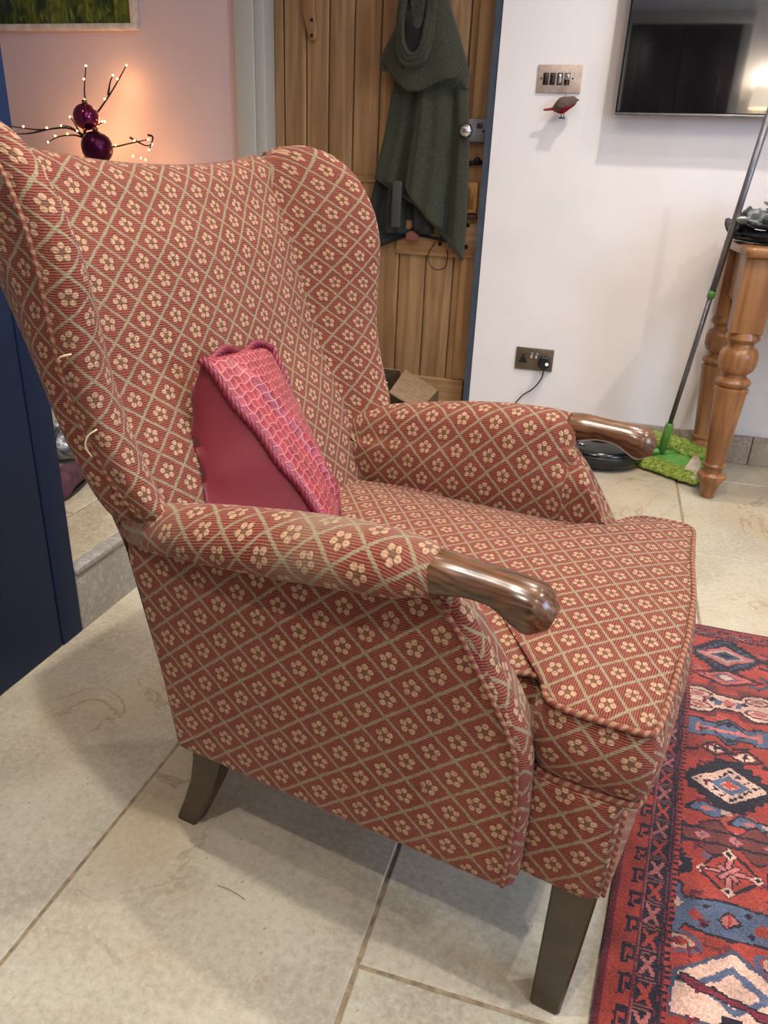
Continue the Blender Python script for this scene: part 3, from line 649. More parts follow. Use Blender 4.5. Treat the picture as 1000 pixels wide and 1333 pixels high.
# ================================================================== RUG
def make_rug():
    h = .0025; nu, nv = 320, 800            # u to the right, v toward the camera
    # left edge x as a function of v (distance from the top edge), top edge parallel to the wall
    du = (np.arange(nu)+.5)*h; dv = (np.arange(nv)+.5)*h
    U, V = np.meshgrid(du, dv)             # [nv,nu]
    cc = lambda *c: np.array(lin(c)[:3])
    RED, MAR, BLK, PNK, BLU, CRM, BRW, ORG = cc(152, 56, 44), cc(98, 30, 42), cc(32, 24, 36), cc(178, 102, 96), cc(82, 92, 116), cc(204, 166, 146), cc(98, 44, 40), cc(184, 72, 48)
    col = np.zeros((nv, nu, 3)); col[:] = RED
    rr = rng.rand(nv, nu)
    abr = np.repeat(np.repeat(rng.rand(nv//14+1, 1), 14, 0)[:nv], nu, 1); col[:] = RED[None, None]*(.86+.3*abr[..., None])
    def smooth(n1_, n2_, sd):
        g = np.random.RandomState(sd).rand(n1_, n2_)-.5; yi = np.linspace(0, n1_-1.001, nv); xi = np.linspace(0, n2_-1.001, nu); y0_ = yi.astype(int)[:, None]; x0_ = xi.astype(int)[None]; fy = (yi-yi.astype(int))[:, None]; fx = (xi-xi.astype(int))[None]
        fy = fy*fy*(3-2*fy); fx = fx*fx*(3-2*fx)
        return g[y0_, x0_]*(1-fy)*(1-fx)+g[y0_+1, x0_]*fy*(1-fx)+g[y0_, x0_+1]*(1-fy)*fx+g[y0_+1, x0_+1]*fy*fx
    U0, V0 = U.copy(), V.copy()
    U = U+smooth(120, 50, 1)*.006+smooth(300, 130, 2)*.003; V = V+smooth(120, 50, 3)*.006+smooth(300, 130, 4)*.003
    def put(mask, c): col[mask] = c
    def dia(x, y, a, b, X=None, Y=None): return (np.abs(U-x)/a+np.abs(V-y)/b) < 1
    def step_dia(x, y, a, b, st=.009):
        qx = np.floor(np.abs(U-x)/st)*st; qy = np.floor(np.abs(V-y)/st)*st; return (qx/a+qy/b) < 1
    def box(x, y, a, b): return (np.abs(U-x) < a) & (np.abs(V-y) < b)
    def ring(mask_o, mask_i): return mask_o & ~mask_i
    # --- borders (distance from the edge, both left and top)
    def borders(D, S, hz):
        f = 1.0 if not hz else .62
        D = D/f*1.16
        p = lambda a, b: (D >= a) & (D < b) & lim
        lim = np.ones_like(D, bool)
        put(p(0, .012), MAR)
        put(p(.012, .049), RED*.95)
        # greek key
        per = .046; s = (S % per)/per; x = (D-.018)/.028
        x = (D-.030)/.022
        key = ((np.abs(x-.15) < .12) & (s < .62)) | ((s < .16) & (x > 0) & (x < .9)) | ((np.abs(x-.85) < .12) & (s < .42)) | ((np.abs(s-.40) < .08) & (x > .4) & (x < .95)) | ((np.abs(s-.58) < .06) & (x > 0) & (x < .5))
        put(key & p(.026, .052), BLK)
        put(p(.049, .053), MAR); put(p(.053, .086), BLK*1.1); put(p(.053, .0555), PNK*.5)
        per = .042; s = (S % per)/per-.5; x = (D-.0695)/.0145; alt = (np.floor(S/per) % 2)[...]
        xm = (np.abs(np.abs(s*2.1)-np.abs(x)) < .26) & (np.abs(s) < .36) & (np.abs(x) < .85)
        put(xm & p(.054, .085), PNK*.8); put(xm & p(.054, .085) & (alt > 0), RED*1.05)
        put((np.abs(np.abs(s)-.44) < .03) & p(.056, .083), PNK*.45)
        put(p(.086, .0885), MAR*1.2); put(p(.0885, .092), BLK); put(p(.092, .0945), MAR)
        comb = ((S % .0105) < .0045) & p(.0945, .103); put(comb, BLK)
        put((S % .0105 >= .0045) & p(.0945, .100), RED)
    Wd = nu*h
    dl = U0*.7+U*.3; dt = V0*.7+V*.3
    left = dl < dt/0.62
    c0 = col.copy(); borders(dl, V, False); cl = col.copy(); col[:] = c0; borders(dt, U, True); ct = col.copy()
    useL = (dl < .089) & ((dl <= dt/.62)); useT = (dt < .089*.62) & ~useL
    col[:] = c0; col[useL] = cl[useL]; col[useT] = ct[useT]
    field = ~(useL | useT)
    keep = col.copy()
    # --- field motifs.  v = 1.707-y, u = x - left edge
    def U_(x, y): return x-(.219-.0+( -.107)*(1.707-y)), 1.707-y
    def at(x, y): a, b = U_(x, y); return a, b
    def motif_col(xs):    # xs: offset of the motif column
        x, y = at(.362+xs, 1.585); put(step_dia(x, y, .082, .072), BLK); put(step_dia(x, y, .060, .052, .012) & ~step_dia(x, y, .050, .046), BLU*.7); put(dia(x, y, .062, .040), PNK); put(dia(x, y, .044, .027), CRM*.85); put(dia(x, y, .034, .020), BLU*.8); put(dia(x, y, .018, .011), BLK)
        for sx in (-1, 1):
            put(box(x+sx*.092, y, .007, .020), BLK); put(box(x+sx*.080, y+.030, .012, .004), BLK); put(box(x+sx*.085, y-.032, .012, .004), MAR)
        x, y = at(.354+xs, 1.497)
        for k in range(3): put(ring(dia(x, y, .075-.024*k, .034-.010*k), dia(x, y, .063-.024*k, .026-.010*k)), [BLK, PNK, BLU][k])
        put(dia(x, y, .016, .010), CRM)
        for sx in (-1, 1):
            xx = x+sx*.088; put((np.abs(np.abs(U-xx)-np.abs(V-y)*.9) < .007) & box(xx, y, .024, .026), BLU*.55); put(box(xx, y, .005, .026), BLK)
        x, y = at(.347+xs, 1.402)
        body = box(x, y, .085, .026) | (((np.abs(U-(x-.056))/.042)**2+((V-y)/.046)**2) < 1) | (((np.abs(U-(x+.056))/.042)**2+((V-y)/.046)**2) < 1)
        bodi = box(x, y, .080, .021) | (((np.abs(U-(x-.056))/.037)**2+((V-y)/.041)**2) < 1) | (((np.abs(U-(x+.056))/.037)**2+((V-y)/.041)**2) < 1)
        bo2 = (((np.abs(U-x)/.108)**4+((V-y)/.052)**4) < 1) & (box(x, y, .030, .034) | (np.abs(U-x) > .02)); put(bo2 & ~body, BRW)
        put(body, BLK); put(bodi, CRM)
        for sx in (-1, 1):
            for sy in (-1, 1):
                e = ((U-(x+sx*.056))/.026)**2+((V-(y+sy*.020))/.012)**2; put((e < 1) & (e > .55), BRW); put(e < .25, PNK*.9)
            put(box(x+sx*.02, y+.003, .006, .009), BLU); put(dia(x+sx*.032, y-.004, .010, .008), BLK)
        put(dia(x, y, .014, .017), PNK); put(dia(x+.004, y+.012, .007, .006), MAR)
        x, y = at(.338+xs, 1.308)
        b_ = (box(x, y, .080, .022) & ~box(x-.08, y, .012, .007) & ~box(x+.08, y, .012, .007)) | dia(x, y, .042, .046) | box(x-.062, y, .018, .030) | box(x+.062, y, .018, .030)
        put(b_, BLK); put((box(x, y, .076, .018) | dia(x, y, .036, .040) | box(x-.062, y, .013, .026) | box(x+.062, y, .013, .026)), BLU); put(ring(dia(x, y, .034, .037), dia(x, y, .027, .030)), BLK*1.4)
        put(box(x, y, .055, .005), PNK*1.1); put(box(x-.055, y, .004, .014) | box(x+.055, y, .004, .014), PNK); put(dia(x, y-.022, .007, .008) | dia(x, y+.022, .007, .008), BLK)
        for sx in (-1, 1):
            for q in (-.018, 0, .018): put(box(x+sx*.092, y+q, .010, .003), BLK)
            put(box(x+sx*.096, y, .003, .022), BLK)
        for k, (mx, my) in enumerate(((.309, 1.250), (.360, 1.240))):
            x, y = at(mx+xs, my); put(dia(x, y, .034, .021), BLK); put(dia(x, y, .027, .016), BRW*1.2); put(dia(x, y, .021, .012), CRM); put((np.abs(U-x) < .0035) | (np.abs(V-y) < .0035), col[0, 0]) if False else None; put(dia(x, y, .007, .005), BLK)
            put(box(x, y-.0, .0016, .011) & dia(x, y, .021, .012), BLK)
            put((np.abs((V-y)-(.3 if k else -.3)*(U-x)) < .0035) & (np.abs(U-x) > .03) & (np.abs(U-x) < .055), BLK)
        x, y = at(.323+xs, 1.157); put(step_dia(x, y, .082, .066, .0135), BLK); put(dia(x, y, .064, .047), CRM); put(ring(dia(x, y, .058, .042), dia(x, y, .036, .026)) & ((np.floor(U/.008)+np.floor(V/.008)) % 3 == 0), BLK); put(dia(x, y, .038, .028), CRM); put(dia(x, y, .034, .025) | box(x, y, .018, .015), BLU)
        put(dia(x, y, .017, .013), CRM*.95); put(((np.abs(U-x) < .004) | (np.abs(V-y) < .004)) & dia(x, y, .016, .012), ORG)
        for k, (mx, my) in enumerate(((.280, 1.088), (.345, 1.070))):
            x, y = at(mx+xs, my); e = ((U-x)/.036)**2+((V-y-.004*np.sin((U-x)*130))/.015)**2; put(e < 1, BLK); put(e < .62, BLU); put(dia(x, y, .013, .007), PNK); put(box(x+.030, y, .010, .004), CRM*.8)
        x, y = at(.318+xs, 1.025); qq = (np.abs(U-x)/.085)**1.0; sh_ = (np.abs(V-y) < (.030-.012*np.cos((U-x)*95))) & (np.abs(U-x) < .082); put(sh_, BLK)
        sh2 = (np.abs(V-y) < (.026-.012*np.cos((U-x)*95))) & (np.abs(U-x) < .078); put(sh2, BRW*1.25); put(sh2 & (np.abs(np.abs(V-y)-.014) < .0025), BLK)
        for q in (-.05, 0, .05): put(dia(x+q, y, .012, .010), PNK*1.05); put(dia(x+q, y, .004, .004), BLU)
        x, y = at(.301+xs, .956); put(dia(x, y, .052, .050), BLK); put(dia(x, y, .044, .042), RED)
        for a_ in (0, PI/2, PI/4, -PI/4):
            dx = (U-x)*math.cos(a_)+(V-y)*math.sin(a_); dy = -(U-x)*math.sin(a_)+(V-y)*math.cos(a_); L_ = .034 if a_ in (0, PI/2) else .022
            put((np.abs(dy) < .006) & (np.abs(dx) < L_), BLK); put((np.abs(dy) < .0036) & (np.abs(dx) < L_-.002), PNK*1.0)
        for a_ in range(4):
            px_, py_ = x+.040*math.cos(a_*PI/2), y+.038*math.sin(a_*PI/2); put(dia(px_, py_, .011, .010), CRM); put(dia(px_, py_, .005, .005), BLK)
        for sx in (-1, 1): put(step_dia(x+sx*.078, y, .024, .030, .008), BLK); put(dia(x+sx*.078, y, .011, .015), PNK*.9)
        x, y = at(.290+xs, .868); b_ = (((U-x)/.098)**2+((V-y)/.034)**2 < 1) | (box(x, y, .092, .016)) | dia(x-.07, y, .03, .055) | dia(x+.07, y, .03, .055); put(b_, BLK*1.3)
        b_ = (((U-x)/.092)**2+((V-y)/.029)**2 < 1) | (box(x, y, .087, .012)) | dia(x-.07, y, .025, .048) | dia(x+.07, y, .025, .048); put(b_, BLU)
        put(dia(x, y, .018, .020), BLK); put(dia(x, y, .013, .015), PNK); put(box(x, y, .002, .012), RED)
        for sx in (-1, 1):
            put(dia(x+sx*.045, y+.004, .012, .012), RED); put(dia(x+sx*.070, y-.012, .010, .009), CRM*.85); put(dia(x+sx*.028, y-.014, .006, .006), BLK); put(dia(x+sx*.03, y+.016, .006, .006), BLK)
            e = ((U-(x+sx*.062))/.030)**2+((V-(y+.055))/.018)**2; put((e < 1) & (e > .6), BLU*.8); put((e < .4) & (e > .15), CRM*.7)
        x, y = at(.285+xs, .765); pen = dia(x, y, .082, .060) | (box(x-.0, y+.035, .080, .028)); pi_ = dia(x, y, .074, .053) | (box(x, y+.035, .074, .023)); put(pen, BLU*.6); put(pi_, CRM)
        put(ring(dia(x, y+.006, .050, .036), dia(x, y+.006, .034, .024)), BLU*.9); put((np.abs((V-y-.02)-.25*(U-x)) < .007) & (np.abs(U-x) < .07), BLK); put((np.abs((V-y-.02)-.25*(U-x)) < .004) & (np.abs(U-x) < .066), MAR*1.4)
        for sx in (-1, 1): put(dia(x+sx*.095, y-.02, .014, .022), BLK); put(dia(x+sx*.095, y-.02, .008, .014), PNK)
        x, y = at(.27+xs, .64); put(step_dia(x, y, .095, .07, .0135), BLK); put(dia(x, y, .064, .045), PNK); put(dia(x, y, .04, .03), BLU); put(dia(x, y, .02, .015), CRM)
    # scattered small tribal fillers over the red ground, before the large motifs
    fr = np.random.RandomState(4)
    for _ in range(620):
        x, y = fr.uniform(.09, .78), fr.uniform(.06, 1.95); t_ = fr.randint(5); cx = [BLK, MAR, PNK*.8, BRW, BLU*.8][fr.randint(5)]
        if t_ == 0: put(dia(x, y, .009, .008), cx)
        elif t_ == 1: put(box(x, y, .011, .0022) | box(x+.009, y+.005, .0022, .006) | box(x-.009, y-.005, .0022, .006), cx)
        elif t_ == 2: put(ring(dia(x, y, .014, .012), dia(x, y, .009, .008)), cx)
        elif t_ == 3: put((np.abs(np.abs(U-x)-np.abs(V-y)) < .0025) & box(x, y, .009, .009), cx)
        else: put(box(x, y, .0022, .010) | box(x, y, .008, .0022), cx)
    motif_col(0.0); motif_col(.255); motif_col(.51)
    # small fillers between the columns
    for k in range(22):
        x = .118+(k % 2)*.010; y = .10+k*.05; put(box(x, y, .008, .0025) | box(x-.004, y+.006, .0025, .007), MAR)
    col[~field] = keep[~field]
    col *= (.86+.5*smooth(60, 24, 9)[..., None])
    col *= (.70+.42*rr[..., None]); col = np.clip(col, 0, 1)
    # geometry
    gx, gy = np.meshgrid(np.arange(nu+1)*h, np.arange(nv+1)*h)
    wav = .0012*np.sin(gx*21+gy*13)+.0008*np.sin(gy*47)
    X = .219-.107*gy+.010*np.sin(gy*2.2)*0+gx; Y = 1.707-gy; Z = .0085+wav*.6+np.where((np.arange(nu+1) < 1)[None, :], -.0035, 0)
    edge_ = (gx < 1e-6) | (gy < 1e-6) | (gx > nu*h-1e-4) | (gy > nv*h-1e-4)
    top = np.stack([X, Y, Z], -1).reshape(-1, 3); bot = top.copy(); bot[:, 2] = .001
    idx = np.arange((nv+1)*(nu+1)).reshape(nv+1, nu+1)
    F = np.stack([idx[:-1, :-1], idx[1:, :-1], idx[1:, 1:], idx[:-1, 1:]], -1).reshape(-1, 4)
    bi = np.concatenate([idx[0, :-1], idx[:-1, -1], idx[-1, ::-1][:-1], idx[::-1, 0][:-1]]); nb = len(top)
    sk = np.stack([bi, np.roll(bi, -1)], 1); SF = np.stack([sk[:, 0], sk[:, 1], sk[:, 1]+nb, sk[:, 0]+nb], 1)
    allv = np.concatenate([top, bot]); allf = np.concatenate([F, SF])
    me = bpy.data.meshes.new('rug'); me.vertices.add(len(allv)); me.vertices.foreach_set('co', allv.ravel())
    me.loops.add(len(allf)*4); me.loops.foreach_set('vertex_index', allf.ravel().astype(np.int32)); me.polygons.add(len(allf))
    me.polygons.foreach_set('loop_start', np.arange(len(allf), dtype=np.int32)*4); me.update(calc_edges=True)
    ca_ = me.color_attributes.new('weave', 'FLOAT_COLOR', 'CORNER')
    fc = np.concatenate([col.reshape(-1, 3), np.repeat(cc(104, 30, 40)[None], len(SF), 0)]); lc = np.repeat(np.concatenate([fc, np.ones((len(fc), 1))], 1), 4, 0)
    ca_.data.foreach_set('color', lc.ravel())
    b = MatB('knotted_wool_pile', .92, .15); at_ = b.nt.nodes.new('ShaderNodeAttribute'); at_.attribute_name = 'weave'
    n = b.noise(240, 3); c = b.mix(n.ss(.3, .75)*.28, at_.outputs['Color'], b.col((150, 110, 100)), 'MULTIPLY')
    b.color(c); b.bump(b.noise(330, 3), .9, .0025); b.b.inputs['Sheen Weight'].default_value = .25
    o = link('rug', me, b.m); return tag(o, 'red and navy hand knotted tribal rug on the stone floor', 'rug')
make_rug()

# ================================================================== SMALL THINGS
# switch plate
sw = empty('light_switch', (-.285, WY, 1.285), 'four gang steel light switch plate high on the white wall', 'switch')
mb = MB(); x0, x1, z0_, z1_ = -.360, -.210, 1.242, 1.328
rel(MB().box(x0, x1, WY-.006, WY-.0005, z0_, z1_, .002), sw).build('plate', STEEL, sw)
for i, xx in enumerate((-.331, -.308, -.284, -.259)):
    rel(MB().box(xx-.0095, xx+.0095, WY-.0075, WY-.005, 1.266, 1.303, .001), sw).build('rocker_frame', simple('rocker_black', (40, 34, 32), .3), sw)
    g = rel(MB().box(xx-.0065, xx+.0065, WY-.011, WY-.007, 1.270, 1.299, .002), sw).build('rocker', CHROME if i == 2 else simple('bronze_rocker', (84, 72, 62), .25, .8), sw)
for xx in (-.347, -.240): rel(MB().lathe([(.003, 0), (.003, .0015)], 10, (xx, WY-.006, 1.286), axis=1), sw).build('screw', IRON, sw)
rel(MB().lathe([(.010, 0), (.011, .004), (.009, .014), (.003, .016)], 20, (-.257, WY-.011, 1.290), axis=1), sw).build('dimmer_knob', CHROME, sw)
# hanging robin
bird = empty('robin_ornament', (-.255, WY-.035, 1.20), 'small felt robin ornament hanging below the light switch', 'ornament')
fb = MatB('robin_felt', .9, .1); X_, Y_, Z_ = fb.xyz(); f_ = (Z_ + X_*-.35 + (fb.noise(60, 3)-.5)*.012)
fb.color(fb.mix(f_.ss(-.004, -.012), fb.col((104, 84, 74)), fb.col((140, 24, 40)))); fb.bump(fb.noise(300, 3), .6, .002)
G = []
for i, t in enumerate(np.linspace(0, 1, 22)):
    cx, cz = -.040+.082*t, -.010+.030*t; r = [.004, .012, .019, .0235, .025, .024, .021, .018, .0165, .013, .003]; rr_ = interp(t, np.linspace(0, 1, 11), r)
    G.append([(cx-.25*rr_*math.sin(a), rr_*.8*math.cos(a), cz+rr_*math.sin(a)) for a in np.linspace(0, 2*PI, 17)[:-1]])
MB().grid(G, cv=True, capu=True).build('body', fb.m, bird)
mb = MB(); plate(mb, [(-.036, -.004), (-.046, -.006), (-.060, -.009), (-.070, -.010), (-.072, -.013), (-.066, -.016), (-.052, -.015), (-.036, -.014)], -.004, .004, lambda a, b, h: (a, h, b), bev=.002, n=30, sm=1)
mb.build('tail', simple('red_felt', (150, 24, 44), .9), bird)
MB().grid([[(.040+.010*t, (1-t)*.004*math.cos(a), .019-.001*t+(1-t)*.004*math.sin(a)) for a in np.linspace(0, 2*PI, 9)[:-1]] for t in (0, .5, .98)], cv=True, capu=True).build('beak', BLACK, bird)
mb = MB(); plate(mb, [(-.028, .000), (-.010, .010), (.008, .010), (.012, .002), (.000, -.008), (-.016, -.008)], -.024, -.016, lambda a, b, h: (a, h, b), bev=.003, n=30, sm=1); mb.build('wing', simple('brown_felt', (96, 74, 64), .9), bird)
mb = MB(); mb.tube([(-.006, -.003, -.024), (-.006, -.006, -.036)], .0016, 6).tube([(.002, .003, -.022), (.002, 0, -.036)], .0016, 6).box(-.014, .008, -.010, .004, -.039, -.035, .001); mb.build('feet', BLACK, bird)
MB().tube([(-.002, 0, .018), (-.0015, .005, .05), (-.002, .020, .082)], .0009, 5).build('ribbon', simple('tan_ribbon', (176, 140, 100), .8), bird)
# double socket, plug and cable
so = empty('wall_socket', (-.256, WY, .318), 'double steel wall socket low on the white wall', 'socket')
bronze = simple('antique_steel', (118, 104, 88), .4, .7)
rel(MB().box(-.329, -.183, WY-.008, WY-.0005, .275, .361, .002), so).build('plate', bronze, so)
rel(MB().box(-.304, -.297, WY-.0095, WY-.007, .320, .336).box(-.318, -.305, WY-.0095, WY-.007, .304, .310).box(-.296, -.283, WY-.0095, WY-.007, .304, .310).box(-.312, -.289, WY-.0093, WY-.007, .302, .322), so).build('socket_holes', BLACK, so, smooth=False)
for xx in (-.268, -.249): rel(MB().box(xx-.006, xx+.006, WY-.013, WY-.007, .322, .345, .002), so).build('rocker', CHROME, so)
pg = empty('plug', (-.215, WY-.03, .312), 'black three pin plug pushed into the double wall socket, with its cable', 'plug')
mb = MB(); plate(mb, [(-.238, .300), (-.238, .325), (-.228, .336), (-.202, .336), (-.192, .325), (-.192, .300), (-.204, .286), (-.226, .286)], -WY+.009, -WY+.040, lambda a, b, h: (a, -h, b), bev=.006, n=44, sm=1); rel(mb, pg).build('plug_body', BLACK, pg)
rel(MB().lathe([(.006, 0), (.006, .003), (.002, .004)], 14, (-.203, WY-.040, .310), axis=1), pg).build('indicator_lamp', emissive('indicator_glow', (235, 235, 225), .8), pg)
cab = spline([(-.212, WY-.028, .288), (-.218, WY-.026, .25), (-.245, WY-.02, .205), (-.29, WY-.018, .165), (-.32, WY-.02, .10), (-.29, WY-.025, .02), (-.24, WY-.035, .006), (-.17, WY-.04, .006)], 50)
rel(MB().tube(cab, .0032, 7), pg).build('cable', simple('grey_cable', (74, 72, 72), .5), pg)
# robot vacuum on its dock
rb = empty('robot_vacuum', (.035, 2.87, 0), 'round black robot vacuum parked against the wall behind the chair', 'robot vacuum')
MB().lathe([(.150, .012), (.163, .016), (.168, .030), (.168, .062), (.163, .072), (.150, .077), (.04, .079), (.001, .079)], 48).build('body', simple('gloss_black', (14, 14, 16), .18), rb)
MB().lathe([(.169, .034), (.1705, .036), (.1705, .056), (.169, .058)], 48).build('bumper', simple('satin_black', (26, 26, 28), .3), rb)
MB().lathe([(.012, .079), (.012, .082), (.004, .083)], 16, (-.06, -.09, 0)).build('button', CHROME, rb)
MB().lathe([(.05, .079), (.05, .090), (.044, .093), (.001, .093)], 28, (0, .03, 0)).build('sensor_turret', BLACK, rb)
for sx in (-.1, .1): MB().lathe([(.030, -.01), (.030, .01)], 18, (sx, 0, .030), axis=0).build('wheel', BLACK, rb)

# mop
mop = empty('mop', (.27, 2.88, .02), 'flat mop with green fluffy pad and grey handle leaning against the wall', 'mop')
mopg = simple('mop_green_plastic', (92, 150, 66), .4); fluffm = MatB('microfibre_green', .95, .1); fn = fluffm.noise(90, 4)
fluffm.color(fluffm.mix(fn.ss(.3, .7), fluffm.col((104, 128, 44)), fluffm.col((172, 190, 96)))); fluffm.bump(fluffm.noise(220, 4), 1, .01)
m0 = Vector((.27, 2.88, .02))
def MP(a, b, h):     # a along pad (-1..1), b across (0 near .. 1 far, up the wall), h off the pad
    p00, p10, p01, p11 = Vector((.135, 2.885, .006)), Vector((.405, 2.700, .006)), Vector((.150, 3.015, .085)), Vector((.455, 2.930, .055))
    s = (a+1)/2; p = p00*(1-s)*(1-b)+p10*s*(1-b)+p01*(1-s)*b+p11*s*b
    nn_ = (p10-p00).cross(p01-p00).normalized()
    return p+nn_*h-m0
def fl_roll(b0, b1, hmax):
    G = []
    for i in range(60):
        a = -1.08+2.16*i/59; row = []
        for k in range(16):
            an = 2*PI*k/16; e = (1-abs(a/1.08)**6)**.5 if abs(a) < 1.08 else 0; e = max(e, .05)
            jt = 1+.22*noise.noise(Vector((a*9, k*1.3, b0*7)))
            bb_ = (b0+b1)/2+(b1-b0)/2*math.cos(an)*jt*e; h_ = hmax*.5+hmax*.5*math.sin(an)*jt*e
            row.append(tuple(MP(a, bb_, h_)))
        G.append(row)
    return MB().grid(G, cv=True, capu=True).build('fluffy_pad', fluffm.m, mop)
fl_roll(-.12, .30, .030); fl_roll(.62, 1.12, .038)
mb = MB(); plate(mb, [(-.92, .2), (.92, .2), (1.0, .5), (.92, .8), (-.92, .8), (-1., .5)], .004, .018, lambda a, b, h: tuple(MP(a, b, h)), bev=.0, n=60, sm=1); mb.build('base_plate', mopg, mop)
mb = MB(); plate(mb, [(.50, .02), (.86, -.02), (.84, .52), (.66, .78)], .020, .028, lambda a, b, h: tuple(MP(a, b, h)), bev=.0, n=30, sm=1); mb.build('pocket_flap', simple('beige_flap', (190, 172, 150), .8), mop)
j0 = MP(-.12, .48, .02); top_ = Vector((.362, 2.700, 1.195))-m0
dr = (top_-j0)
MB().tube([j0+Vector((-.05, -.02, .0)), j0+Vector((.0, .0, .004)), j0+Vector((.06, .01, .0))], .011, 10).build('hinge_yoke', mopg, mop)
MB().tube([j0, j0+dr*.10, j0+dr*.105], [.014, .015, .012], 12).build('handle_socket', mopg, mop)
MB().tube([j0+dr*.10, j0+dr*.52], .0085, 12).build('lower_handle', simple('grey_tube', (112, 110, 116), .3, .6), mop)
MB().tube([j0+dr*.505, j0+dr*.525], .0125, 12).build('collar', mopg, mop)
MB().tube([j0+dr*.52, j0+dr*1.0], .0105, 12).build('upper_handle', simple('grey_tube_outer', (126, 124, 130), .3, .6), mop)

# pine table
tb = empty('pine_table', (1.0, 2.8, 0), 'pine side table with chunky turned legs at the right against the wall', 'table')
def tleg(x, y, name='leg'):
    mb = MB().box(x-.047, x+.047, y-.047, y+.047, .555, .78, .004)
    prof = [(.019, 0), (.022, .002), (.025, .022), (.030, .042), (.040, .062), (.046, .074), (.046, .082), (.040, .089), (.032, .093), (.030, .100), (.031, .108), (.037, .112), (.037, .118), (.031, .123), (.031, .14), (.040, .25), (.047, .33), (.049, .362), (.052, .368), (.052, .378), (.042, .384), (.052, .392), (.054, .400), (.050, .408), (.036, .416), (.036, .424), (.050, .436), (.058, .455), (.058, .485), (.052, .502), (.040, .510), (.038, .522), (.046, .528), (.052, .536), (.050, .545), (.047, .556)]
    mb.lathe(prof, 28, (x, y, 0)); return rel(mb, tb).build(name, PINE_T, tb, angle=40)
for x, y in ((.412, 2.62), (.400, 2.955), (1.75, 2.62), (1.75, 2.955)): tleg(x, y)
rel(MB().box(.39, 1.78, 2.585, 2.605, .63, .775, .002).box(.39, 1.78, 2.97, 2.99, .63, .775, .002).box(.378, .394, 2.66, 2.92, .63, .775, .002), tb).build('apron', PINE_H, tb)
mb = MB(); plate(mb, [(.36, 2.545), (1.84, 2.545), (1.84, 3.02), (.345, 3.02)], .778, .806, lambda a, b, h: (a, b, h), bev=.009, n=160, sm=0); rel(mb, tb).build('tabletop', PINE_H, tb)
# folded clothes on the table
def heap(name, label, cx, cy, cz, rx, ry, rz_, mat, seed, fold=.25):
    G = []
    for i in range(25):
        ph = PI*i/24; row = []
        for k in range(44):
            a = 2*PI*k/44; v_ = Vector((math.sin(ph)*math.cos(a), math.sin(ph)*math.sin(a), -math.cos(ph)))
            d = 1+fold*noise.noise(v_*2.2+Vector((seed, 0, 0)))+.12*noise.noise(v_*7+Vector((0, seed, 0)))
            z = max(0, (v_.z*.5+.5))*rz_*2*d
            row.append((v_.x*rx*d, v_.y*ry*d, z))
        G.append(row)
    o = MB().grid(G, cv=True, capu=True).build(name, mat, None); o.location = (cx, cy, cz); return tag(o, label, 'clothing', None)
cam_ = MatB('camouflage_cloth', .9, .1); n1 = cam_.noise(17, 2, dist=.6); n2 = cam_.noise(13, 2, cam_.mapping(loc=(4, 4, 4)), dist=.6)
cam_.color(cam_.mix(n2.ss(.54, .56), cam_.mix(n1.ss(.50, .53), cam_.col((84, 88, 92)), cam_.col((134, 138, 138))), cam_.col((224, 224, 222)))); cam_.bump(cam_.noise(26, 4), .8, .02)
heap('folded_garment', 'black garment folded at the bottom of the pile on the table',   .47, 2.76, .807, .135, .10, .018, simple('black_cloth', (26, 24, 28), .95, bump=.5), 2)
heap('camouflage_garment', 'grey and white camouflage garment in the middle of the pile',   .475, 2.76, .845, .130, .11, .030, cam_.m, 5, .35)
heap('green_garment', 'dull green garment on top of the pile on the table',   .53, 2.78, .905, .105, .09, .018, simple('olive_cloth', (100, 112, 84), .95, bump=.5), 8)
gl_ = heap('dark_knitted_sleeve', 'dark grey knitted sleeve hanging over the left edge of the table',   .372, 2.885, .808, .040, .050, .040, simple('charcoal_knit', (96, 92, 98), .95, var=.3, nscale=120, bump=1), 11, .6)
# ------------------------------------------------------------------ coat on the door
coatm = MatB('dark_green_fleece', .95, .08); cn = coatm.noise(160, 4); coatm.color(coatm.mix(cn.ss(.3, .7), coatm.col((52, 53, 43)), coatm.col((66, 67, 54)))); coatm.bump(coatm.noise(320, 3), .6, .002)
coatm.b.inputs['Sheen Weight'].default_value = .15
ct = empty('hooded_coat', (-.77, 3.07, 1.1), 'dark green hooded coat hanging on the plank door', 'coat')
def cloth(rows, depth, name, par, nf=5, seed=0, y0=3.06, mat=None, amp=.018, n=48):
    """rows: (z, xl, xr, bulge) top to bottom; a sheet with folds, closed at the back"""
    R = spline([(z, a, b, c) for z, a, b, c in rows], 44); G = []
    for i, (z, a, b, bu) in enumerate(R):
        t = i/43; row = []
        for k in range(n):
            s = k/(n-1); e = math.sin(PI*s)**.5
            y = y0-bu*e-amp*t**.5*(math.sin(s*PI*2*nf+seed+1.3*math.sin(t*3+seed))*.6+.5*math.sin(s*PI*nf*.9+seed*2+t*2))*min(1, e*1.5)
            row.append((a+(b-a)*s, y, z))
        for k in range(n-1, -1, -1):
            s = k/(n-1); row.append((a+(b-a)*s, max(y0+.0, 3.062)+.010, z))
        G.append(row)
    return rel(MB().grid(G, cv=True, capu=True), ct).build(name, mat or coatm.m, par)
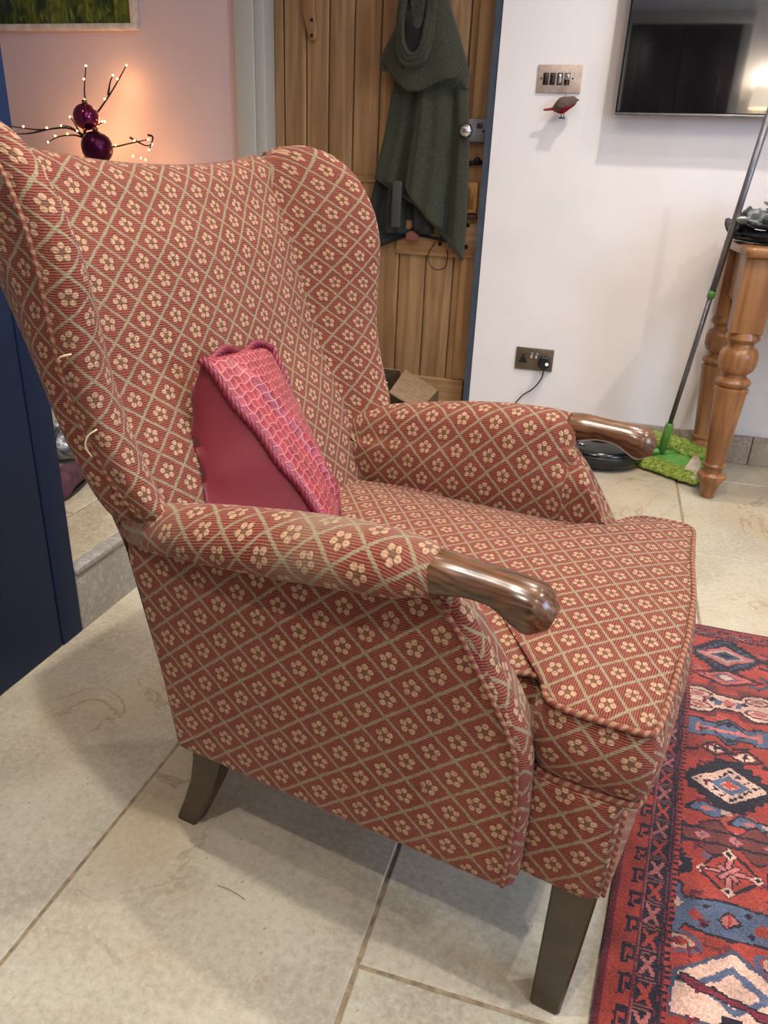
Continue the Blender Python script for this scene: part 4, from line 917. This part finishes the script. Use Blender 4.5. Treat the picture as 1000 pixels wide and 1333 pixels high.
# body: two layers with slanting hems
def panel(xl, xr, zt, hem, name, bulge, nf, seed, y0, mat=None, am=1.0):
    """cloth panel; xl(z), xr(z) silhouettes and hem(s) bottom height"""
    G = []; n = 56
    for i in range(40):
        t = i/39; row = []
        for k in range(n):
            s = k/(n-1); zb = hem(s); z = zt+(zb-zt)*t; a, b = xl(z), xr(z); e = max(0, math.sin(PI*s))**.5
            y = y0-bulge*e-.034*am*t**.5*(math.sin(s*PI*2*nf+seed+.6*math.sin(t*2.5))*.75+.45*math.sin(s*PI*4.3*nf+seed*2+t))*min(1, e*1.4)
            row.append((a+(b-a)*s, y, z))
        for k in range(n-1, -1, -1):
            s = k/(n-1); zb = hem(s); z = zt+(zb-zt)*t; a, b = xl(z), xr(z); row.append((a+(b-a)*s, y0+.012, z))
        G.append(row)
    return rel(MB().grid(G, cv=True, capu=True), ct).build(name, mat or coatm.m, ct)
zl = [.66, .70, .84, 1.11, 1.30, 1.40]
XL = lambda z: interp(z, zl, [-.975, -.972, -.975, -.915, -.885, -.84])
XR = lambda z: interp(z, zl, [-.582, -.580, -.578, -.592, -.622, -.66])
panel(XL, XR, 1.40, lambda s: interp(s, [0, .30, .42, .62, .80, .90, .95, 1], [.945, .935, .90, .82, .755, .74, .69, .665]), 'coat_body', .045, 2, .6, 3.078)
panel(XL, lambda z: XR(z)-.03, 1.2, lambda s: interp(s, [0, .07, .15, .3, .5, .62, .8, 1], [.675, .70, .755, .745, .79, .77, .745, .72]), 'coat_lining', .014, 3, 2.2, 3.096, simple('dark_lining', (44, 47, 46), .9))
MB_ = MB(); rel(MB_.box(-.862, -.825, 3.02, 3.030, .775, .94, .004), ct); MB_.build('belt_end', simple('grey_belt', (66, 64, 60), .9), ct)
# cape around the shoulders
panel(lambda z: interp(z, [1.28, 1.33, 1.36, 1.46, 1.60], [-.925, -.945, -.935, -.878, -.835]), lambda z: interp(z, [1.26, 1.30, 1.37, 1.52, 1.60], [-.612, -.606, -.632, -.698, -.712]), 1.64,
      lambda s: interp(s, [0, .08, .2, .35, .5, .75, .93, 1], [1.31, 1.335, 1.27, 1.235, 1.235, 1.27, 1.285, 1.25]), 'shoulder_cape', .085, 1, 1.1, 3.070, am=.25)
# hood hanging forward: folded rim around a dark plate coloured as the hollow's shade
hood = [(-.812, 1.66), (-.826, 1.54), (-.836, 1.45), (-.832, 1.385), (-.812, 1.350), (-.785, 1.348), (-.762, 1.38), (-.748, 1.46), (-.745, 1.56), (-.750, 1.66)]
rm = MB()
for q, (off, r_) in enumerate(((0, .0085), (.013, .011), (.028, .010))):
    rm.tube([(x+(-1 if x < -.785 else 1)*off*.55, 2.974+.35*off-.004*math.sin(i*.5+q), z-off*(1 if z < 1.45 else .2)) for i, (x, z) in enumerate(spline(hood, 46))], r_, 10)
rel(rm, ct).build('hood_rim', coatm.m, ct)
mb = MB(); plate(mb, [(x, z) for x, z in spline(hood, 30)], -2.988, -2.976, lambda a, b, h: (a, -h+.006*math.sin(b*50+a*60), b), bev=.003, n=60, sm=1); rel(mb, ct).build('hood_lining', simple('hood_shade_dark', (24, 26, 23), .95), ct)
mb = MB(); plate(mb, [(-.80, 1.66), (-.812, 1.52), (-.805, 1.44), (-.785, 1.415), (-.762, 1.44), (-.757, 1.55), (-.765, 1.66)], -2.984, -2.970, lambda a, b, h: (a, -h+.005*math.sin(b*70), b), bev=.006, n=50, sm=2); rel(mb, ct).build('hood_fold', coatm.m, ct)
rel(MB().tube(spline([(-.77, 3.10, 1.66), (-.77, 3.0, 1.63), (-.77, 2.985, 1.66), (-.77, 2.985, 1.70)], 14), .006, 8).box(-.79, -.75, 3.09, 3.108, 1.60, 1.72, .004), ct).build('hook', IRON, ct)
bxm = simple('pinkish_leather', (128, 74, 58), .6)
bag = MB(); plate(bag, [(-.815, .725), (-.765, .725), (-.76, .745), (-.79, .765), (-.815, .755)], -3.09, -3.075, lambda a, b, h: (a, -h, b), bev=.004, n=30, sm=1)
tag(bag.build('leather_tag', bxm), 'small pink-brown leather piece below the coat hem on the door', 'leather tag')
# ------------------------------------------------------------------ cardboard box by the door
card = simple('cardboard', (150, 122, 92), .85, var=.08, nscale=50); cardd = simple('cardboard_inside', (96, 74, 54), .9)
cbx = empty('cardboard_box', (-.85, 2.80, 0), 'open brown cardboard box on the floor in front of the plank door', 'box')
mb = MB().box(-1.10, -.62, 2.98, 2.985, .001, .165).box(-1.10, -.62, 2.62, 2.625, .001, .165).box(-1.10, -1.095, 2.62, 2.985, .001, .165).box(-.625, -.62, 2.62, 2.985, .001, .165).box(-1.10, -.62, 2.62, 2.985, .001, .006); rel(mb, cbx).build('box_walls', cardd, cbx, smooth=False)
def quad(pts, th, name, mat, e):
    p = [Vector(q) for q in pts]; nrm_ = (p[1]-p[0]).cross(p[2]-p[0]).normalized()*th
    return rel(MB().add([*p, *[q+nrm_ for q in p]], [(3, 2, 1, 0), (4, 5, 6, 7), (0, 1, 5, 4), (1, 2, 6, 5), (2, 3, 7, 6), (3, 0, 4, 7)]), e).build(name, mat, e, smooth=False)
quad([(-1.06, 2.985, .165), (-.78, 2.985, .165), (-.77, 2.93, .245), (-1.04, 2.93, .25)], .004, 'flap', card, cbx)
quad([(-.622, 2.66, .165), (-.622, 2.98, .165), (-.76, 2.96, .238), (-.74, 2.66, .220)], .004, 'flap', card, cbx)
quad([(-1.02, 2.70, .165), (-.84, 2.70, .165), (-.80, 2.86, .205), (-1.02, 2.86, .19)], .004, 'flap', simple('card_light', (200, 190, 170), .8), cbx)

# ------------------------------------------------------------------ left: sideboard with lit twig tree, picture
sbm = simple('cream_cabinet_paint', (206, 190, 160), .5, var=.03)
sb = empty('sideboard', (-2.05, 2.85, ST), 'cream painted sideboard under the picture, mostly hidden behind the armchair', 'sideboard')
rel(MB().box(-2.60, -1.62, 2.62, 3.03, ST+.06, .915, .004), sb).build('carcass', sbm, sb)
rel(MB().box(-2.63, -1.59, 2.59, 3.04, .915, .945, .006), sb).build('top', sbm, sb)
rel(MB().box(-2.58, -1.64, 2.64, 3.02, ST, ST+.06, .002), sb).build('plinth', sbm, sb)
for a, b in ((-2.58, -2.115), (-2.105, -1.64)):
    d_ = rel(MB().box(a, b, 2.602, 2.62, ST+.08, .90, .004), sb).build('door', sbm, sb)
    rel(sphere(MB(), ((b-.05) if a < -2.3 else (a+.05), 2.59, .62), .014), sb).build('knob', CHROME, d_)
tz = .945
tree = empty('lit_twig_tree', (-2.04, 2.80, tz), 'small dark twig tree with tiny warm lights behind the armchair', 'light tree')
TB = Vector((-2.04, 2.80, tz)); twig = simple('dark_brown_twig', (44, 22, 16), .7)
mb = MB().lathe([(.05, 0), (.05, .008), (.012, .014)], 20).tube([(0, 0, 0), (.0, 0, .07), (.005, 0, .13)], [.007, .007, .006], 8); mb.build('stem', twig, tree)
def twp(p): return (p[0]+2.04, p[2] if False else p[1], p[2])
branches = [
 [(-2.035, 0, 1.07), (-2.01, -.01, 1.14), (-2.012, -.01, 1.20), (-1.994, -.01, 1.284)],
 [(-2.030, 0, 1.08), (-1.96, .01, 1.15), (-1.90, .02, 1.22), (-1.842, .02, 1.290)],
 [(-1.925, .01, 1.19), (-1.905, .0, 1.23), (-1.890, .0, 1.255)],
 [(-2.035, 0, 1.05), (-2.10, -.02, 1.075), (-2.22, -.03, 1.065), (-2.36, -.04, 1.075)],
 [(-2.18, -.03, 1.068), (-2.25, -.04, 1.052), (-2.315, -.05, 1.046)],
 [(-2.035, 0, 1.04), (-2.10, .02, 1.052), (-2.18, .03, 1.045), (-2.24, .04, 1.025)],
 [(-2.06, 0, 1.06), (-2.09, .02, 1.09), (-2.11, .02, 1.115)],
 [(-2.05, 0, 1.05), (-2.12, .03, 1.08), (-2.17, .04, 1.085)],
 [(-2.03, 0, 1.03), (-1.93, .0, 1.015), (-1.84, .0, 1.030), (-1.755, -.01, 1.045)],
 [(-1.84, 0, 1.05), (-1.79, .02, 1.025), (-1.76, .02, 1.03)],
 [(-1.755, -.01, 1.060), (-1.735, -.01, 1.052), (-1.755, -.01, 1.010)],
 [(-2.03, 0, 1.05), (-1.98, -.02, 1.08), (-1.93, -.02, 1.10)],
 [(-2.03, 0, 1.05), (-2.03, -.02, 1.10), (-2.02, -.03, 1.13)]]
bulb_mesh = None; LEDM = emissive('warm_led', (255, 190, 110), 16)
bulbpts = []
for br in branches:
    P_ = spline([(x+2.04, y, z-tz) for x, y, z in br], 14); nP = len(P_)
    MB().tube(P_, list(np.linspace(.0042, .0018, nP)), 6).build('branch', twig, tree)
    bulbpts.append(P_[-1])
    if len(br) > 3: bulbpts += [P_[6]+[0, -.006, .005], P_[10]+[0, -.004, .006]]
bulbpts += [np.array((.03, -.05, .09)), np.array((.09, -.03, .11)), np.array((.0, -.04, .12)), np.array((.10, -.02, .155)), np.array((.22, -.02, .040)), np.array((.24, .0, .035)), np.array((.26, 0, .03)), np.array((.06, -.06, .10))]
mb = sphere(MB(), (0, 0, 0), .0034, 8, 6)
b0 = mb.build('led_bulb', LEDM, tree); b0.location = bulbpts[0]
for p in bulbpts[1:]:
    b1 = b0.copy(); C.objects.link(b1); b1.location = p
for k, (p, e) in enumerate((((.02, .11, .15), 1.7), ((-.04, .10, .08), 1.2), ((.22, .12, .0), 1.7), ((-.15, .10, .06), 1.2), ((.06, .16, .30), 1.0))):
    l = bpy.data.lights.new('led_cluster', 'POINT'); l.energy = e*.36; l.color = (1, .52, .20); l.shadow_soft_size = .03; lo = bpy.data.objects.new('led_cluster', l); C.objects.link(lo); lo.parent = tree; lo.location = p
for nm, lab, c, r_, col_ in (('bauble', 'shiny plum bauble hanging high among the lit twigs', (-1.995, 2.76, 1.112), .047, (120, 42, 78)), ('bauble', 'dark purple bauble hanging low at the foot of the lit twigs', (-1.950, 2.745, 1.010), .058, (72, 14, 52))):
    e = empty(nm, (c[0], c[1], c[2]), lab, 'bauble', 'purple baubles on the twig tree')
    bm_ = simple('bauble_shine' if r_ < .05 else 'bauble_satin', col_, .12 if r_ < .05 else .3, .8, var=.02, bump=0)
    sphere(MB(), (0, 0, 0), r_, 32, 20).build('ball', bm_, e); MB().lathe([(.010, r_-.002), (.010, r_+.010), (.003, r_+.012)], 14).build('cap', simple('bauble_cap', (150, 110, 60), .3, .9), e)
# picture
pc = empty('picture', (-2.45, WY-.02, 1.75), 'framed painting of green grass and dark blue flowers on the blush wall', 'picture')
rel(MB().box(-2.96, -1.915, WY-.030, WY-.001, 1.433, 1.456, .003).box(-1.938, -1.915, WY-.030, WY-.001, 1.4555, 2.08, .003).box(-2.96, -2.937, WY-.030, WY-.001, 1.4555, 2.08, .003).box(-2.96, -1.915, WY-.030, WY-.001, 2.08, 2.10, .003), pc).build('frame', simple('pale_frame', (226, 208, 190), .5), pc)
pm = MatB('meadow_painting', .55, .3)
mv = pm.mapping(scale=(1, 1, 1)); g1 = pm.noise(9, 4, pm.mapping(scale=(2.2, 1, .8)), dist=1.5); g2 = pm.noise(34, 3, pm.mapping(scale=(1.6, 1, .5)), dist=1.0); g3 = pm.voro(26, pm.mapping(scale=(1, 1, 1.1))); g4 = pm.noise(4.5, 2); _, _, pz = pm.xyz()
c_ = pm.mix(g1.ss(.35, .65), pm.col((34, 52, 22)), pm.col((98, 110, 34))); c_ = pm.mix(g2.ss(.55, .7)*.6, c_, pm.col((150, 150, 60))); c_ = pm.mix(g2.ss(.45, .30)*.7, c_, pm.col((30, 34, 20)))
c_ = pm.mix(g3.ss(.42, .25)*g4.ss(.50, .56)*pz.ss(-.285, -.245), c_, pm.col((34, 36, 66)))
pm.color(c_)
rel(MB().box(-2.94, -1.935, WY-.022, WY-.004, 1.452, 2.085), pc).build('canvas', pm.m, pc, smooth=False)
# white cone ornament at the left end
co_ = tag(MB().lathe([(.055, 0), (.052, .005), (.016, .11), (.010, .128), (.002, .132)], 24).build('cone_ornament', simple('white_ceramic', (236, 226, 214), .4)), 'small white cone ornament at the left end of the sideboard', 'ornament')
co_.location = (-2.44, 2.80, .947)
# things on the raised floor, seen between cupboard and chair
sh1 = empty('slipper', (-1.325, 1.60, ST), 'purple and black slipper on the raised floor behind the cupboard', 'slipper', rz=.35)
G = []
for t in np.linspace(0, 1, 20):
    L_ = .24; wv_ = interp(t, [0, .1, .4, .7, .9, 1], [.012, .032, .030, .040, .034, .01]); hv = interp(t, [0, .1, .35, .6, .85, 1], [.03, .07, .075, .06, .045, .02])
    G.append([(wv_*math.cos(a), -.12+L_*t, hv*.5+hv*.5*math.sin(a)) for a in np.linspace(0, 2*PI, 17)[:-1]])
MB().grid(G, cv=True, capu=True).build('upper', simple('purple_felt', (92, 52, 70), .9, var=.2), sh1)
mb = MB(); plate(mb, [(0.034*math.cos(a)*(1+.2*math.sin(a)), .125*math.sin(a)) for a in np.linspace(0, 2*PI, 25)[:-1]], 0, .012, lambda a, b, h: (a, b, h), bev=.003, n=40); mb.build('sole', BLACK, sh1)
bagm = MatB('silver_bag', .25, .6); bagm.b.inputs['Metallic'].default_value = .4; bn = bagm.noise(30, 4); bagm.color(bagm.mix(bn.ss(.4, .6), bagm.col((110, 112, 118)), bagm.col((196, 200, 206)))); bagm.bump(bn, 1, .02)
G = []
for i in range(13):
    ph = PI*i/12; row = []
    for k in range(28):
        a = 2*PI*k/28; v_ = Vector((math.sin(ph)*math.cos(a), math.sin(ph)*math.sin(a), -math.cos(ph))); d = 1+.3*noise.noise(v_*3); row.append((v_.x*.085*d, v_.y*.09*d, (v_.z*.5+.5)*.10*d))
    G.append(row)
o = MB().grid(G, cv=True, capu=True).build('crumpled_bag', bagm.m); o.location = (-1.47, 1.80, ST+.001); tag(o, 'crumpled silver bag on the raised floor beside the slipper', 'bag')
o = MB().tube(spline([(-1.40, 1.68, ST+.01), (-1.36, 1.72, ST+.05), (-1.39, 1.78, ST+.10), (-1.44, 1.72, ST+.115), (-1.42, 1.64, ST+.012)], 30), .005, 8).build('black_cord', BLACK); tag(o, 'loop of black cord lying over the silver bag', 'cord')
# drifting straw on the floor
o = MB().tube(spline([(-.420, .700, .002), (-.400, .698, .0035), (-.380, .694, .002), (-.372, .691, .002)], 10), .0004, 5).build('straw', simple('dry_straw', (96, 80, 56), .8)); tag(o, 'tiny dry straw lying on the pale stone floor in front of the armchair', 'straw')
